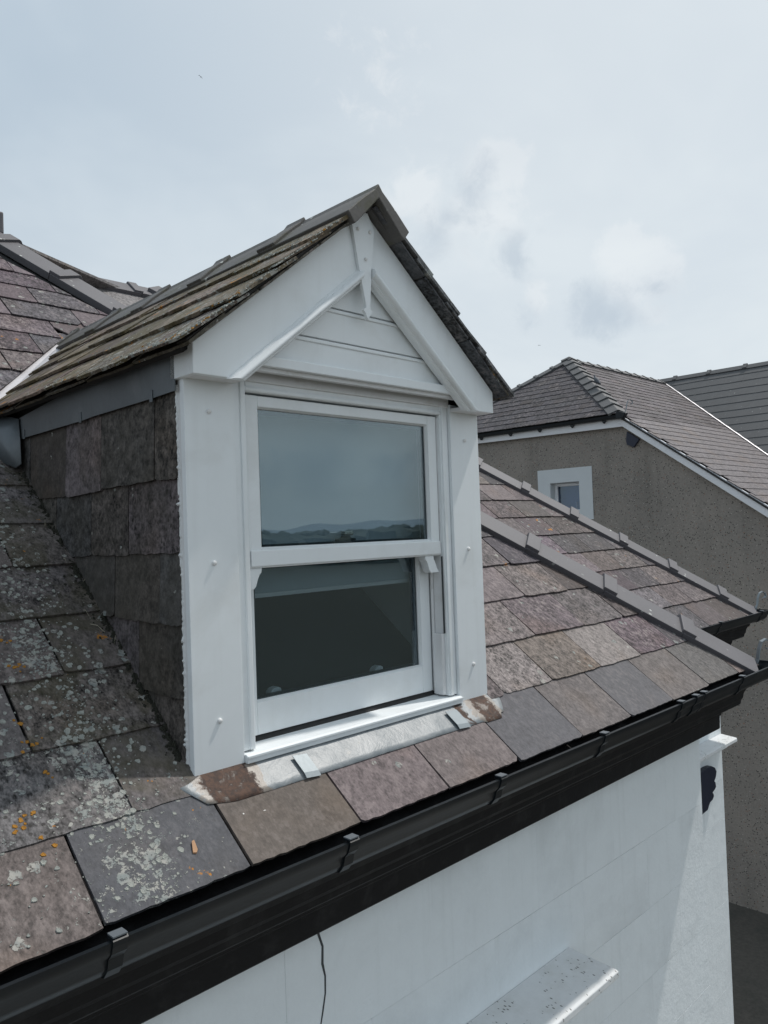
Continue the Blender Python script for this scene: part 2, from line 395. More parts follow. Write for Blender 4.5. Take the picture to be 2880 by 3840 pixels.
def boxg(x0, x1, y0, y1, z0, z1):
    v = [(x0, y0, z0), (x1, y0, z0), (x1, y1, z0), (x0, y1, z0), (x0, y0, z1), (x1, y0, z1), (x1, y1, z1), (x0, y1, z1)]
    f = [(0, 3, 2, 1), (4, 5, 6, 7), (0, 1, 5, 4), (1, 2, 6, 5), (2, 3, 7, 6), (3, 0, 4, 7)]
    return v, f


def box(name, x0, x1, y0, y1, z0, z1, material, parent=None, bevel=0.0, **k):
    v, f = boxg(x0, x1, y0, y1, z0, z1)
    return mesh(name, v, f, material, parent, bevel=bevel, **k)


def join(parts):
    V_, F_ = [], []
    for v, f in parts:
        n = len(V_); V_ += list(v); F_ += [tuple(i + n for i in q) for q in f]
    return V_, F_


def extr(poly, vec):
    """closed prism from a 3d polygon"""
    n = len(poly); vec = V(vec)
    v = [V(p) for p in poly] + [V(p) + vec for p in poly]
    nm = V((0, 0, 0))
    for i in range(n):
        a, b = V(poly[i]), V(poly[(i + 1) % n]); nm += a.cross(b)
    if nm.dot(vec) > 0:
        f = [tuple(range(n - 1, -1, -1)), tuple(range(n, 2 * n))] + [(i, (i + 1) % n, n + (i + 1) % n, n + i) for i in range(n)]
    else:
        f = [tuple(range(n)), tuple(range(2 * n - 1, n - 1, -1))] + [((i + 1) % n, i, n + i, n + (i + 1) % n) for i in range(n)]
    return v, f


def prism_xz(name, pts, y0, y1, material, parent, bevel=0.0, **k):
    v, f = extr([(x, y0, z) for x, z in pts], (0, y1 - y0, 0))
    return mesh(name, v, f, material, parent, bevel=bevel, **k)


def prism_yz(name, pts, x0, x1, material, parent, bevel=0.0, **k):
    v, f = extr([(x0, y, z) for y, z in pts], (x1 - x0, 0, 0))
    return mesh(name, v, f, material, parent, bevel=bevel, **k)


def sweep(profile, path, closed_prof=True, caps=True):
    """profile [(d,z)] swept along plan path [(x,y)] (open), d measured to the right-hand/outward side"""
    rings = []
    n = len(path)
    for i in range(n):
        p = V((path[i][0], path[i][1]))
        dirs = []
        if i > 0: dirs.append((p - V(path[i - 1])).normalized())
        if i < n - 1: dirs.append((V(path[i + 1]) - p).normalized())
        nrm = [V((d.y, -d.x)) for d in dirs]
        if len(nrm) == 2:
            b = (nrm[0] + nrm[1]); b = b / (1 + nrm[0].dot(nrm[1]))
        else: b = nrm[0]
        rings.append([(p.x + b.x * d, p.y + b.y * d, z) for d, z in profile])
    k = len(profile); v = [q for r in rings for q in r]; f = []
    for i in range(n - 1):
        for j in range(k if closed_prof else k - 1):
            a = i * k + j; b = i * k + (j + 1) % k
            f.append((a, b, b + k, a + k))
    if caps and closed_prof:
        f.append(tuple(range(k))[::-1]); f.append(tuple((n - 1) * k + j for j in range(k)))
    return v, f


def clip(poly, nx, nu, c):
    """keep nx*x+nu*u <= c"""
    out = []
    for i in range(len(poly)):
        a, b = poly[i], poly[(i + 1) % len(poly)]
        da, db = nx * a[0] + nu * a[1] - c, nx * b[0] + nu * b[1] - c
        if da <= 0: out.append(a)
        if da * db < 0:
            s = da / (da - db); out.append((a[0] + (b[0] - a[0]) * s, a[1] + (b[1] - a[1]) * s))
    return out


class Frame:
    def __init__(s, O, ex, eu):
        s.O, s.ex, s.eu = V(O), V(ex).normalized(), V(eu).normalized(); s.en = s.ex.cross(s.eu)
        if s.en.z < 0 and abs(s.en.z) > 0.05: s.en = -s.en

    def p(s, x, u, h=0.0):
        return s.O + s.ex * x + s.eu * u + s.en * h


def area(poly):
    return 0.5 * abs(sum(poly[i][0] * poly[(i + 1) % len(poly)][1] - poly[(i + 1) % len(poly)][0] * poly[i][1] for i in range(len(poly))))


def slate(fr, parent, x0, x1, u0, length, th=0.007, lift=0.010, mat_='slate', color=(0.2, 0.19, 0.19, 0.1), ragged=0.004, cuts=(), skew=0.0, name='slate', headdrop=0.0, n=11, amp=None):
    rnd = random.Random(hash((round(x0, 3), round(u0, 3), round(fr.O.y, 2), len(name))))
    tail = []
    for i in range(n + 1):
        t_ = i / n
        r = rnd.uniform(-1, 1) * ragged * 0.7
        if i in (0, n): r = rnd.uniform(0.3, 1.6) * ragged
        tail.append((x0 + (x1 - x0) * t_, u0 + skew * (t_ - 0.5) + r))
    if rnd.random() < 0.35:   # a snapped corner
        k = rnd.uniform(0.006, 0.018)
        if rnd.random() < 0.5: tail[0] = (x0, u0 + k); tail.insert(1, (x0 + k * 0.9, u0 + ragged))
        else: tail[-1] = (x1, u0 + k); tail.insert(-1, (x1 - k * 0.9, u0 + ragged))
    e = ragged * 0.6
    poly = tail + [(x1 + rnd.uniform(-e, e), u0 + length * 0.5), (x1, u0 + length), (x0, u0 + length), (x0 + rnd.uniform(-e, e), u0 + length * 0.5)]
    for c in cuts:
        poly = clip(poly, *c)
        if len(poly) < 3: return None
    if area(poly) < 0.0012: return None
    k = len(poly)
    lift = lift + rnd.uniform(-0.0015, 0.003)
    tilt = rnd.uniform(-0.003, 0.003)
    xm = (x0 + x1) / 2; w = max(x1 - x0, 1e-3)

    def h(x, u): return headdrop + lift * (1 - (u - u0) / length) + tilt * (x - xm) / w * (1 - (u - u0) / length)
    bot = [fr.p(x, u, h(x, u)) for x, u in poly]
    top = [fr.p(x, u, h(x, u) + th) for x, u in poly]
    v = bot + top
    f = [tuple(range(k))[::-1], tuple(range(k, 2 * k))] + [(i, (i + 1) % k, k + (i + 1) % k, k + i) for i in range(k)]
    o = mesh(name, v, f, mat_, parent, color=color)
    o.pass_index = amp if amp is not None else rnd.choice((5, 7, 9, 11, 12))
    return o


def jit(c, a=0.1, rnd=random):
    k = 1 + rnd.uniform(-a, a)
    return tuple(max(0.01, x * k * (1 + rnd.uniform(-a, a) * 0.08)) for x in c)


PAL = [(0.116, 0.092, 0.099), (0.099, 0.089, 0.098), (0.116, 0.096, 0.091), (0.084, 0.077, 0.087), (0.130, 0.108, 0.110), (0.091, 0.075, 0.076), (0.110, 0.085, 0.097)]

SA = math.atan(0.79254)                         # main pitch 38.4 degrees
ca, sa_ = math.cos(SA), math.sin(SA)
GROUND = -6.4

# ------------------------------------------------------------------ the setting
g = mesh('ground', [(-6000, -6000, GROUND), (6000, -6000, GROUND), (6000, 6000, GROUND), (-6000, 6000, GROUND)], [(0, 1, 2, 3)], 'field'); g['kind'] = 'structure'
yd = mesh('yard', *boxg(-14, 7.0, -12, 26, GROUND - 0.2, GROUND + 0.03), 'bounce_tarmac'); yd['kind'] = 'structure'  # yard colour raised to bounce light up onto the walls
pa_ = mesh('side_path', *boxg(7.0, 45, -12, 26, GROUND - 0.2, GROUND + 0.034), 'dark_gravel'); pa_['kind'] = 'structure'


def ridge_mesh(name, material, centre, dist, spread, hfun, n, rows, depth, kind, lump=0.0):
    vs, fs = [], []
    rnd = random.Random(5)
    for j in range(rows):
        for i in range(n):
            a = centre + (i / (n - 1) - 0.5) * spread
            r = dist + depth * j / (rows - 1)
            prof = math.sin(math.pi * min(1, (j + 0.25) / (rows - 0.5)))
            z = GROUND - 1 + (hfun(a) - GROUND) * prof + rnd.uniform(-1, 1) * lump
            vs.append((CAM.x + r * math.cos(a), CAM.y + r * math.sin(a), z))
    for j in range(rows - 1):
        for i in range(n - 1):
            q = j * n + i; fs.append((q, q + 1, q + n + 1, q + n))
    o = mesh(name, vs, fs, material, smooth=(lump == 0)); o['kind'] = kind
    return o


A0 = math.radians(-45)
ridge_mesh('hills', 'hazy_hill', A0, 5200, 3.4,
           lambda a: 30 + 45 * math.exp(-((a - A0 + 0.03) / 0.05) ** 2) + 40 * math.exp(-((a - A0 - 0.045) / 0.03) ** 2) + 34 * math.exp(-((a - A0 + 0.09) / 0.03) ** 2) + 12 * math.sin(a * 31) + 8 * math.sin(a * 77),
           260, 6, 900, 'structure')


def build_wood():
    """far wood that reads as one dark mass of crowns"""
    rnd = random.Random(3); vs, fs = [], []
    ico = []
    for i in range(8):
        for j in range(1, 4):
            th = math.pi * j / 4; ph = 2 * math.pi * i / 8
            ico.append((math.sin(th) * math.cos(ph), math.sin(th) * math.sin(ph), math.cos(th)))
    for k in range(1500):
        a = A0 + rnd.uniform(-1.7, 1.7); d = rnd.uniform(150, 420)
        hh = rnd.uniform(6.2, 8.4) * (0.6 + 0.4 * d / 420)
        rel = a - A0
        if 0.0 < rel < 0.06 or -0.26 < rel < -0.15: hh *= 1.15
        r = rnd.uniform(3.2, 6.0)
        c = V((CAM.x + d * math.cos(a), CAM.y + d * math.sin(a), GROUND + hh * 0.45))
        b = len(vs)
        for p in ico:
            s = rnd.uniform(0.8, 1.2)
            vs.append(c + V((p[0] * r * s, p[1] * r * s, p[2] * hh * 0.58 * s)))
        for i in range(8):
            for j in range(2):
                q = b + i * 3 + j; q2 = b + ((i + 1) % 8) * 3 + j
                fs.append((q, q + 1, q2 + 1, q2))
        top = len(vs); vs.append(c + V((0, 0, hh * 0.6)))
        for i in range(8): fs.append((top, b + i * 3, b + ((i + 1) % 8) * 3))
    o = mesh('far_wood', vs, fs, 'wood_leaf'); o['kind'] = 'stuff'
    o['label'] = 'dark band of far trees mirrored in the window glass'; o['category'] = 'wood'


build_wood()

# ------------------------------------------------------------------ the white house: walls
HOUSE = thing('white_house', 'white rendered house with hipped slate roof and black gutter in the foreground', 'house', (1.5, 1.5, GROUND))
XC1, XC2, YW2 = 3.08, 5.555, 0.89            # wall corners of the front wing and of the rear wing


def wall_blocks(name, x0, x1, y, z0, z1, zl, seedv, parent, bw=0.62):
    """painted render ruled into ashlar blocks; each block a child of the wall"""
    wl = box(name, x0, x1, y + 0.006, y + 0.25, z0, z1, 'render_white', parent)
    rnd = random.Random(seedv)
    zs = [z1] + [q for q in zl if z0 < q < z1] + [z0]
    gap = 0.0007
    for r in range(len(zs) - 1):
        zt, zb = zs[r], zs[r + 1]
        x = x1 - (bw if r % 2 else bw * 0.5)
        xs = [x1]
        while x > x0 + 0.15:
            xs.append(x + rnd.uniform(-0.02, 0.02)); x -= bw
        xs.append(x0)
        for i in range(len(xs) - 1):
            g2 = gap * rnd.choice((0.15, 0.35, 0.7, 1.0)); g3 = gap * rnd.choice((0.2, 0.6, 1.0, 1.3))
            xa, xb = xs[i + 1] + g2, xs[i] - (g2 if i else 0)
            dy = rnd.uniform(0, 0.0005)
            mesh('ashlar_block', *boxg(xa, xb, y + dy, y + 0.0055, zb + g3, zt - g3), 'render_white', wl)
    return wl


FW = wall_blocks('front_wall', -1.6, XC1, 0.0, -4.2, -1.14, [-1.53, -1.86, -2.18, -2.5, -2.82, -3.14, -3.46, -3.8], 4, HOUSE)
box('lower_wall', -1.6, XC1, 0.0, 0.25, GROUND, -4.2, 'render_white', HOUSE)
box('side_wall', XC1 - 0.25, XC1 - 0.001, 0.251, YW2 + 0.1, GROUND, -1.14, 'render_white', HOUSE)
RW = wall_blocks('rear_wing_wall', XC1, XC2, YW2, -4.6, -1.14, [-1.45, -2.19, -2.52, -2.86, -3.2, -3.54, -3.9, -4.25], 9, HOUSE)
box('lower_wall', XC1, XC2, YW2, YW2 + 0.25, GROUND, -4.6, 'render_white', HOUSE)
box('side_wall', XC2 - 0.25, XC2 - 0.001, YW2 + 0.251, 5.5, GROUND, -1.14, 'render_white', HOUSE)
box('back_wall', -1.6, XC2, 5.6, 5.8, GROUND, -1.14, 'render_white', HOUSE)

# the crack from the cornice down the wall
crk = []
pts = [(0.395, -1.14), (0.398, -1.19), (0.412, -1.23), (0.410, -1.28), (0.418, -1.32), (0.416, -1.37), (0.405, -1.42), (0.392, -1.47), (0.385, -1.53), (0.372, -1.62), (0.36, -1.75)]
L_, R_ = [], []
for i, (x, zz) in enumerate(pts):
    w = 0.0028 * (1.3 - 0.08 * i) + random.uniform(0, 0.0012)
    L_.append((x - w + random.uniform(-.001, .001), -0.0012, zz)); R_.append((x + w + random.uniform(-.001, .001), -0.0012, zz))
n_ = len(pts); vs = L_ + R_ + [(x, 0.004, z_) for x, _, z_ in L_] + [(x, 0.004, z_) for x, _, z_ in R_]
fs = []
for i in range(n_ - 1):
    fs += [(i, i + 1, n_ + i + 1, n_ + i), (2 * n_ + i, i, i + 1, 2 * n_ + i + 1), (n_ + i, 3 * n_ + i, 3 * n_ + i + 1, n_ + i + 1)]
mesh('crack', vs, fs, 'sealant', HOUSE)


def hood(name, x0, x1, yw, z, d, parent, endx=0.0):
    """weathered window hood: sloped top, drip edge, smaller moulding below"""
    top = [(0.0, z), (-d + 0.012, z - 0.012), (-d, z - 0.017), (-d, z - 0.042), (-d + 0.03, z - 0.046), (0.0, z - 0.046)]
    pr = [(y + yw, zz) for y, zz in top]
    h = prism_yz(name, pr, x0, x1 + endx, 'hood_paint', parent, bevel=0.003)
    m2 = [(yw, z - 0.0465), (yw - d * 0.66, z - 0.0465), (yw - d * 0.62, z - 0.07), (yw - d * 0.42, z - 0.085), (yw - d * 0.36, z - 0.11), (yw, z - 0.115)]
    prism_yz('moulding', m2, x0 + 0.01, x1 + endx * 0.55, 'render_white', h, bevel=0.002)
    return h


hood('window_hood', -1.2, 1.731, -0.001, -1.758, 0.225, HOUSE)
hood('window_hood', 3.6, XC2, YW2 - 0.001, -1.812, 0.14, HOUSE, endx=-0.02)
# dark scroll bracket by the wall corner
br = [(0, 0.0), (0.03, 0.012), (0.07, 0.004), (0.098, -0.022), (0.112, -0.06), (0.104, -0.098), (0.086, -0.13), (0.097, -0.142), (0.099, -0.166), (0.102, -0.18), (0.09, -0.198), (0.064, -0.212),
      (0.074, -0.228), (0.076, -0.25), (0.062, -0.27), (0.038, -0.278), (0.03, -0.288), (0.012, -0.325), (0.0, -0.34)]
vv, ff = extr([(5.10 + (x * 2.0 if x > 0 else -0.16), YW2 - 0.045, -2.012 + zz * 0.97) for x, zz in br], (0, 0.044, 0))
mesh('scroll_bracket', vv, ff, 'navy_iron', HOUSE, bevel=0.003)

# ------------------------------------------------------------------ roofs of the white house
ZR = -0.64488
MF = Frame((0, 0, ZR), (1, 0, 0), (0, ca, sa_))       # x along the eave, u up the slope
# hip line of the front wing in (x,u): two straights
HIP = [(3.335, -0.215), (2.14, 1.12), (0.40, 3.52)]   # (x,y) in plan


def yz(y): return ZR + 0.79254 * y


def cut_right(p, q):
    """half-plane keeping the -x side of the plan line p-q, expressed in (x,u)"""
    (xa, ya), (xb, yb) = p, q
    ua, ub = ya / ca, yb / ca
    dx, du = xb - xa, ub - ua
    nx, nu = du, -dx
    return (nx, nu, nx * xa + nu * ua)


ROOF = node('front_roof', HOUSE, (1.0, 1.0, -0.8))


def board(name, fr, pts, h, th, material, parent):
    p0 = [fr.p(x, u, h) for x, u in pts]
    v, f = extr(p0, fr.en * th)
    return mesh(name, v, f, material, parent)


board('underlay', MF, [(-1.6, -0.25), (3.20, -0.25), (2.04, 1.09 / ca), (0.30, 3.48 / ca), (-1.6, 3.48 / ca)], -0.03, 0.018, 'felt', ROOF)

eave = [-1.47, -1.10, -0.725, -0.357, 0.012, 0.377, 0.748, 1.118, 1.523, 1.903, 2.290, 2.681, 3.064, 3.5]
ecol = [(0.125, 0.105, 0.098, 0.50), (0.125, 0.105, 0.098, 0.50), (0.125, 0.104, 0.098, 0.46), (0.088, 0.089, 0.098, 0.46), (0.125, 0.105, 0.092, 0.06), (0.158, 0.128, 0.130, 0.14), (0.165, 0.138, 0.136, 0.10),
        (0.112, 0.109, 0.118, 0.05), (0.142, 0.126, 0.124, 0.06), (0.118, 0.114, 0.121, 0.05), (0.145, 0.127, 0.121, 0.10), (0.120, 0.113, 0.110, 0.12), (0.165, 0.130, 0.120, 0.16)]
c1 = cut_right(HIP[0], HIP[1]); c2 = cut_right(HIP[1], HIP[2])
for i in range(len(eave) - 1):
    slate(MF, ROOF, eave[i] + 0.004, eave[i + 1] - 0.004, -0.281 + random.uniform(-0.006, 0.005), 0.32, 0.010, 0.014, color=ecol[i], ragged=0.0026, cuts=(c1,), n=18, amp=(8, 8, 7, 3, 3, 6, 5, 3, 5, 3, 5, 6, 9)[i])
# under-eave course seen in the joints
for i in range(len(eave) - 1):
    x = (eave[i] + eave[i + 1]) / 2
    slate(MF, ROOF, x - 0.19, x + 0.185, -0.262, 0.16, 0.006, 0.002, color=(0.11, 0.09, 0.08, 0.0), cuts=(c1,))
# upper rows: tail lines measured left and right of the dormer
leftU = [-0.038, 0.200, 0.4325, 0.667, 0.899, 1.129, 1.354, 1.581, 1.81, 2.037, 2.264, 2.468, 2.690, 2.890, 3.101, 3.314, 3.51, 3.70, 3.885, 4.07]
rightU = [-0.014, 0.226, 0.471, 0.706, 0.94, 1.175, 1.41, 1.64, 1.86, 2.07, 2.28, 2.47, 2.69, 2.89, 3.10, 3.31, 3.51, 3.70, 3.885, 4.07]
joints = {0: [-1.29, -0.93, -0.56, -0.192, 0.20, 0.58, 0.96, 1.335, 1.66, 2.047, 2.425, 2.80, 3.2],
          1: [-1.47, -1.10, -0.73, -0.356, 0.02, 0.40, 1.08, 1.45, 1.83, 2.245, 2.627, 3.0],
          2: [-1.29, -0.93, -0.57, -0.197, 0.18, 0.9, 1.27, 1.66, 2.036, 2.412, 2.80],
          3: [-1.47, -1.10, -0.73, -0.37, 0.02, 0.40, 1.10, 1.45, 1.83, 2.178, 2.56, 2.9]}
for k in range(len(leftU)):
    if k in joints: js = joints[k]
    else:
        off = -1.29 if k % 2 == 0 else -1.47
        js = [off + 0.37 * i + random.uniform(-0.02, 0.02) for i in range(13)]
        if k == 4: js = [-1.3, -0.95, -0.57, -0.196, 0.17, 0.55, 0.92, 1.3, 1.66, 2.03, 2.4]
    for side in (0, 1):
        U = (leftU if side == 0 else rightU)[k]
        for i in range(len(js) - 1):
            xa, xb = js[i], js[i + 1]
            mid = (xa + xb) / 2
            if side == 0 and mid > 0.62: continue
            if side == 1 and mid <= 0.62: continue
            # the dormer stands here: skip what it covers
            yr = U * ca; dorm_top = 1.52 + 0.93 * min(max(mid, 0.0), 1.24 - min(mid, 1.24)) if -0.05 < mid < 1.3 else -9
            cuts = [c1, c2]
            cutx = None
            if -0.05 < U * ca < 1.35:
                if side == 0 and xb > -0.004: cuts.append((1, 0, 0.012))
                if side == 1 and xa < 1.24: cuts.append((-1, 0, -1.245))
                if side == 0 and xa > -0.01: continue
                if side == 1 and xb < 1.25: continue
            elif U * ca >= 1.35 and side == 0 and -0.2 < mid:
                # cut along the valley with the dormer roof: y = 1.50 + 1.045*x - gap
                cuts.append((1.04 / ca, -1.0, -1.53 / ca))
            elif U * ca >= 1.35 and side == 1 and mid < 1.5:
                cuts.append((-1.02 / ca, -1.0, -(1.455 + 0.045 + 1.02 * 1.25) / ca))
            shade = 1.0
            if side == 0 and k < 9:
                col = jit(random.choice([(0.132, 0.118, 0.118), (0.118, 0.110, 0.112), (0.135, 0.117, 0.110)]), 0.15)
                li = max(0.34, 0.53 - 0.03 * k) if xb < 0.0 else 0.40
                if mid > -0.2: li = 0.36
                if k == 0: li = 0.53 if mid < -0.2 else 0.40
            else:
                col = jit(random.choice(PAL), 0.34); li = random.choice((0.12, 0.2, 0.26, 0.3, 0.34))
                if k >= 9: li = random.uniform(0.22, 0.36)
            if side == 1 and k == 0 and 1.335 < mid < 1.66: col, li = (0.20, 0.175, 0.17), 0.08
            if side == 1 and k == 0 and 1.66 < mid < 2.05: col, li = (0.15, 0.125, 0.11), 0.30
            if side == 1 and k == 0 and 2.05 < mid < 2.42: col, li = (0.22, 0.195, 0.185), 0.22
            slate(MF, ROOF, xa + 0.003, xb - 0.003, U + random.uniform(-0.004, 0.004), 0.30, 0.007, 0.0105, mat_='slate_mossy' if (side == 0 and k < 9 and mid > -0.25) else 'slate',
                  color=tuple(col) + (li,), ragged=0.0035, cuts=cuts, skew=random.uniform(-0.005, 0.005))

# side slope behind the hip (seen only from further right)
def sheet(name, pts, material, parent, th=0.02):
    v, f = extr(pts, (0, 0, -th)); return mesh(name, v, f, material, parent, color=(0.2, 0.19, 0.19, 0.2))


P0, P1, P2 = [V((x, y, yz(y) - 0.02)) for x, y in HIP]
sheet('side_slope', [P0, P1, V((3.32, 1.12, yz(-0.215) - 0.02))], 'slate', HOUSE)
sheet('side_slope', [P1, P2, V((2.5, 3.4, 0.55)), V((3.32, 1.12, yz(-0.215) - 0.02))], 'slate', HOUSE)
sheet('rear_slope', [V((0.4, 4.44, 2.18)), V((2.4, 4.44, 2.18)), V((2.4, 2.6, 0.72)), V((1.6, 2.9, 0.96))], 'slate', HOUSE)
sheet('back_slope', [P2, V((-1.6, 3.48, P2.z)), V((-1.6, 5.7, 0.9)), V((2.3, 4.5, 2.15))], 'slate', HOUSE)

# rear wing roof
D2Y = 0.67
RF = Frame((0, D2Y, -0.80), (1, 0, 0), (0, ca, sa_))
RROOF = node('rear_wing_roof', HOUSE, (4.0, 1.5, -0.8))
H2a, H2b = (5.79, 0.0), (2.40, 3.79)        # plan relative to D2Y


def cut2():
    (xa, ya), (xb, yb) = H2a, H2b
    ua, ub = ya / ca, yb / ca; dx, du = xb - xa, ub - ua
    return (du, -dx, du * xa - dx * ua)


k2 = cut2()
board('underlay', RF, [(2.35, 0.02), (5.7, 0.02), (2.40, 3.77 / ca)], -0.03, 0.018, 'felt', RROOF)
for k in range(20):
    U = -0.035 if k == 0 else 1.075 + 0.231 * (k - 1) - 0.855
    off = 2.4 + (0.0 if k % 2 else 0.18) + random.uniform(-0.03, 0.03)
    lefty = 3.2 if U < 0.9 else max(2.35, 4.6 - U)
    for i in range(10):
        xa = off + i * 0.37; xb = xa + 0.37
        if xb < min(lefty, 3.1) - 0.6 or xa > 5.9: continue
        col = jit(random.choice(PAL), 0.36); li = random.choice((0.1, 0.18, 0.25, 0.32))
        if k == 5 and abs((xa + xb) / 2 - 4.2) < 0.2: li = 0.5
        slate(RF, RROOF, xa + 0.003, xb - 0.003, U + random.uniform(-0.004, 0.004), 0.30, 0.007, 0.0115, color=tuple(col) + (li,), ragged=0.004, cuts=(k2,))


# ------------------------------------------------------------------ hip and ridge tiles
def angle_tile(parent, p, q, w1, w2, wing=0.180, th=0.018, raise_=0.036, collar=True, material='hip_tile', name='hip_tile', collar_len=0.066, ch=0.021, collar_at=1, round_=False, skirt=0.026):
    """one angle tile from p to q; w1,w2 unit wing directions (pointing down the two slopes)"""
    p, q = V(p), V(q); ax = (q - p).normalized(); w1, w2 = V(w1).normalized(), V(w2).normalized()
    up = -(w1 + w2); up = (up - ax * up.dot(ax)).normalized()

    def sect(o, e, wg):
        a = o + up * (raise_ + e)
        n1 = ax.cross(w1).normalized(); n1 = n1 if n1.dot(up) > 0 else -n1
        n2 = ax.cross(w2).normalized(); n2 = n2 if n2.dot(up) > 0 else -n2
        t_ = th
        if round_:
            top = [a + w1 * wg, a + w1 * (wg * 0.55) + n1 * 0.004, a + w1 * 0.05 + n1 * 0.004, a + w1 * 0.022 + up * 0.004, a + up * 0.012, a + w2 * 0.022 + up * 0.004, a + w2 * 0.05 + n2 * 0.004, a + w2 * (wg * 0.55) + n2 * 0.004, a + w2 * wg]
        else:
            top = [a + w1 * wg, a + w1 * 0.012, a + w2 * 0.012, a + w2 * wg]
        bot = [a + w2 * wg - n2 * (t_ + e + skirt), a + w2 * (wg - 0.02) - n2 * (t_ + e + skirt), a - up * (t_ * 1.3), a + w1 * (wg - 0.02) - n1 * (t_ + e + skirt), a + w1 * wg - n1 * (t_ + e + skirt)]
        return top + bot
    s0, s1 = sect(p, 0, wing), sect(q, 0, wing); n = len(s0)
    v = s0 + s1
    f = [tuple(range(n))[::-1], tuple(range(n, 2 * n))] + [(i, (i + 1) % n, n + (i + 1) % n, n + i) for i in range(n)]
    parts = [(v, f)]
    if collar:
        a = q - ax * collar_len if collar_at else p
        s0, s1 = sect(a, ch, wing + 0.006), sect(a + ax * (collar_len + (0.012 if collar_at else 0)), ch, wing + 0.006)
        parts.append((s0 + s1, f))
    o = mesh(name, *join(parts), material, parent, bevel=0.003)
    return o


def run_tiles(parent, a, b, w1, w2, length, start=0.0, **k):
    a, b = V(a), V(b); d = (b - a); L = d.length; d.normalize()
    s = start
    pieces = []
    while s < L - 0.02:
        e = min(s + length, L)
        j = V((random.uniform(-.002, .002), random.uniform(-.002, .002), random.uniform(-.002, .003)))
        pieces.append(angle_tile(parent, a + d * max(s, 0) + j, a + d * (e - 0.002) + j, w1, w2, **k)); s = e
    return pieces


def hip_of(parent, a, b, wfront, wside, start):
    d = (V(b) - V(a)).normalized()
    # bed of mortar under the tiles
    up = V((0, 0, 1))
    w1, w2 = V(wfront), V(wside)
    sec = [w1 * 0.118 + up * 0.012, up * 0.012, w2 * 0.118 + up * 0.012, w2 * 0.118 - up * 0.02, w1 * 0.118 - up * 0.02]
    v = [V(a) + s for s in sec] + [V(b) + s for s in sec]
    n = 5
    f = [tuple(range(n))[::-1], tuple(range(n, 2 * n))] + [(i, (i + 1) % n, n + (i + 1) % n, n + i) for i in range(n)]
    mesh('mortar_bed', v, f, 'mortar_dark', parent)
    return run_tiles(parent, a, b, w1, w2, 0.468, start)


def perp_down(axis, nrm):
    w = V(axis).cross(V(nrm)).normalized()
    return w if w.z < 0 else -w


HIPN = node('hip', HOUSE, (3.3, -0.2, -0.8))
h0, h1, h2 = [V((x, y, yz(y) + 0.012)) for x, y in HIP]
nfront = V((0, -sa_, ca)); nside = V((sa_, 0, ca))
# low end: first tile clipped square at the eave
hip_of(HIPN, h0 + (h1 - h0).normalized() * 0.02, h1, perp_down(h1 - h0, nfront), perp_down(h1 - h0, nside), -0.02)
hip_of(HIPN, h1, h2, perp_down(h2 - h1, nfront), perp_down(h2 - h1, nside), -0.30)
HIP2 = node('rear_wing_hip', HOUSE, (5.8, 0.7, -0.8))
g0 = V((H2a[0], D2Y + H2a[1], -0.80 + 0.012)); g1 = V((H2b[0], D2Y + H2b[1], -0.80 + H2b[1] * 0.79254 + 0.012))
hip_of(HIP2, g0, g1, perp_down(g1 - g0, nfront), perp_down(g1 - g0, nside), -0.12)
RIDGE2 = node('rear_wing_ridge', HOUSE, (1.5, 4.45, 2.2))
run_tiles(RIDGE2, (0.4, 4.45, 2.195), (2.45, 4.45, 2.195), (0, -ca, -sa_), (0, ca, -sa_), 0.45, -0.02)
# upright end tile at the top of the hip
box('ridge_end_tile', 0.520, 0.660, 3.179, 3.289, 1.922, 2.062, 'hip_tile', HOUSE, bevel=0.01)


def hip_iron(p, s, name, parent):
    """curled strap-iron hip hook at the low end of a hip"""
    path = []
    for i in range(11):
        a = math.radians(-80 + 33 * i)
        path.append((0.0, 0.0))
    pts = [(0, 0), (0.02, 0.0), (0.04, 0.05), (0.05, 0.11), (0.065, 0.15), (0.09, 0.165), (0.115, 0.15), (0.12, 0.125), (0.108, 0.108), (0.092, 0.112)]
    d = V((1, -1, 0)).normalized(); side = V((1, 1, 0)).normalized() * 0.016 * s
    v, f = [], []
    for i, (a, b) in enumerate(pts):
        c = V(p) + d * a * s + V((0, 0, b * s))
        nx = pts[min(i + 1, len(pts) - 1)]; pv = pts[max(i - 1, 0)]
        t_ = (d * (nx[0] - pv[0]) + V((0, 0, nx[1] - pv[1]))).normalized(); nn = t_.cross(side).normalized() * 0.003
        v += [c - side - nn, c + side - nn, c + side + nn, c - side + nn]
    for i in range(len(pts) - 1):
        b = i * 4
        for j in range(4): f.append((b + j, b + (j + 1) % 4, b + 4 + (j + 1) % 4, b + 4 + j))
    f.append((0, 1, 2, 3)); e = (len(pts) - 1) * 4; f.append((e + 3, e + 2, e + 1, e))
    return mesh(name, v, f, 'galvanised', parent)


hip_iron(h0 + V((0.0, 0.02, -0.02)), 0.95, 'hip_iron', HOUSE)
hip_iron(g0 + V((0.0, 0.0, 0.0)), 0.95, 'hip_iron', HOUSE)

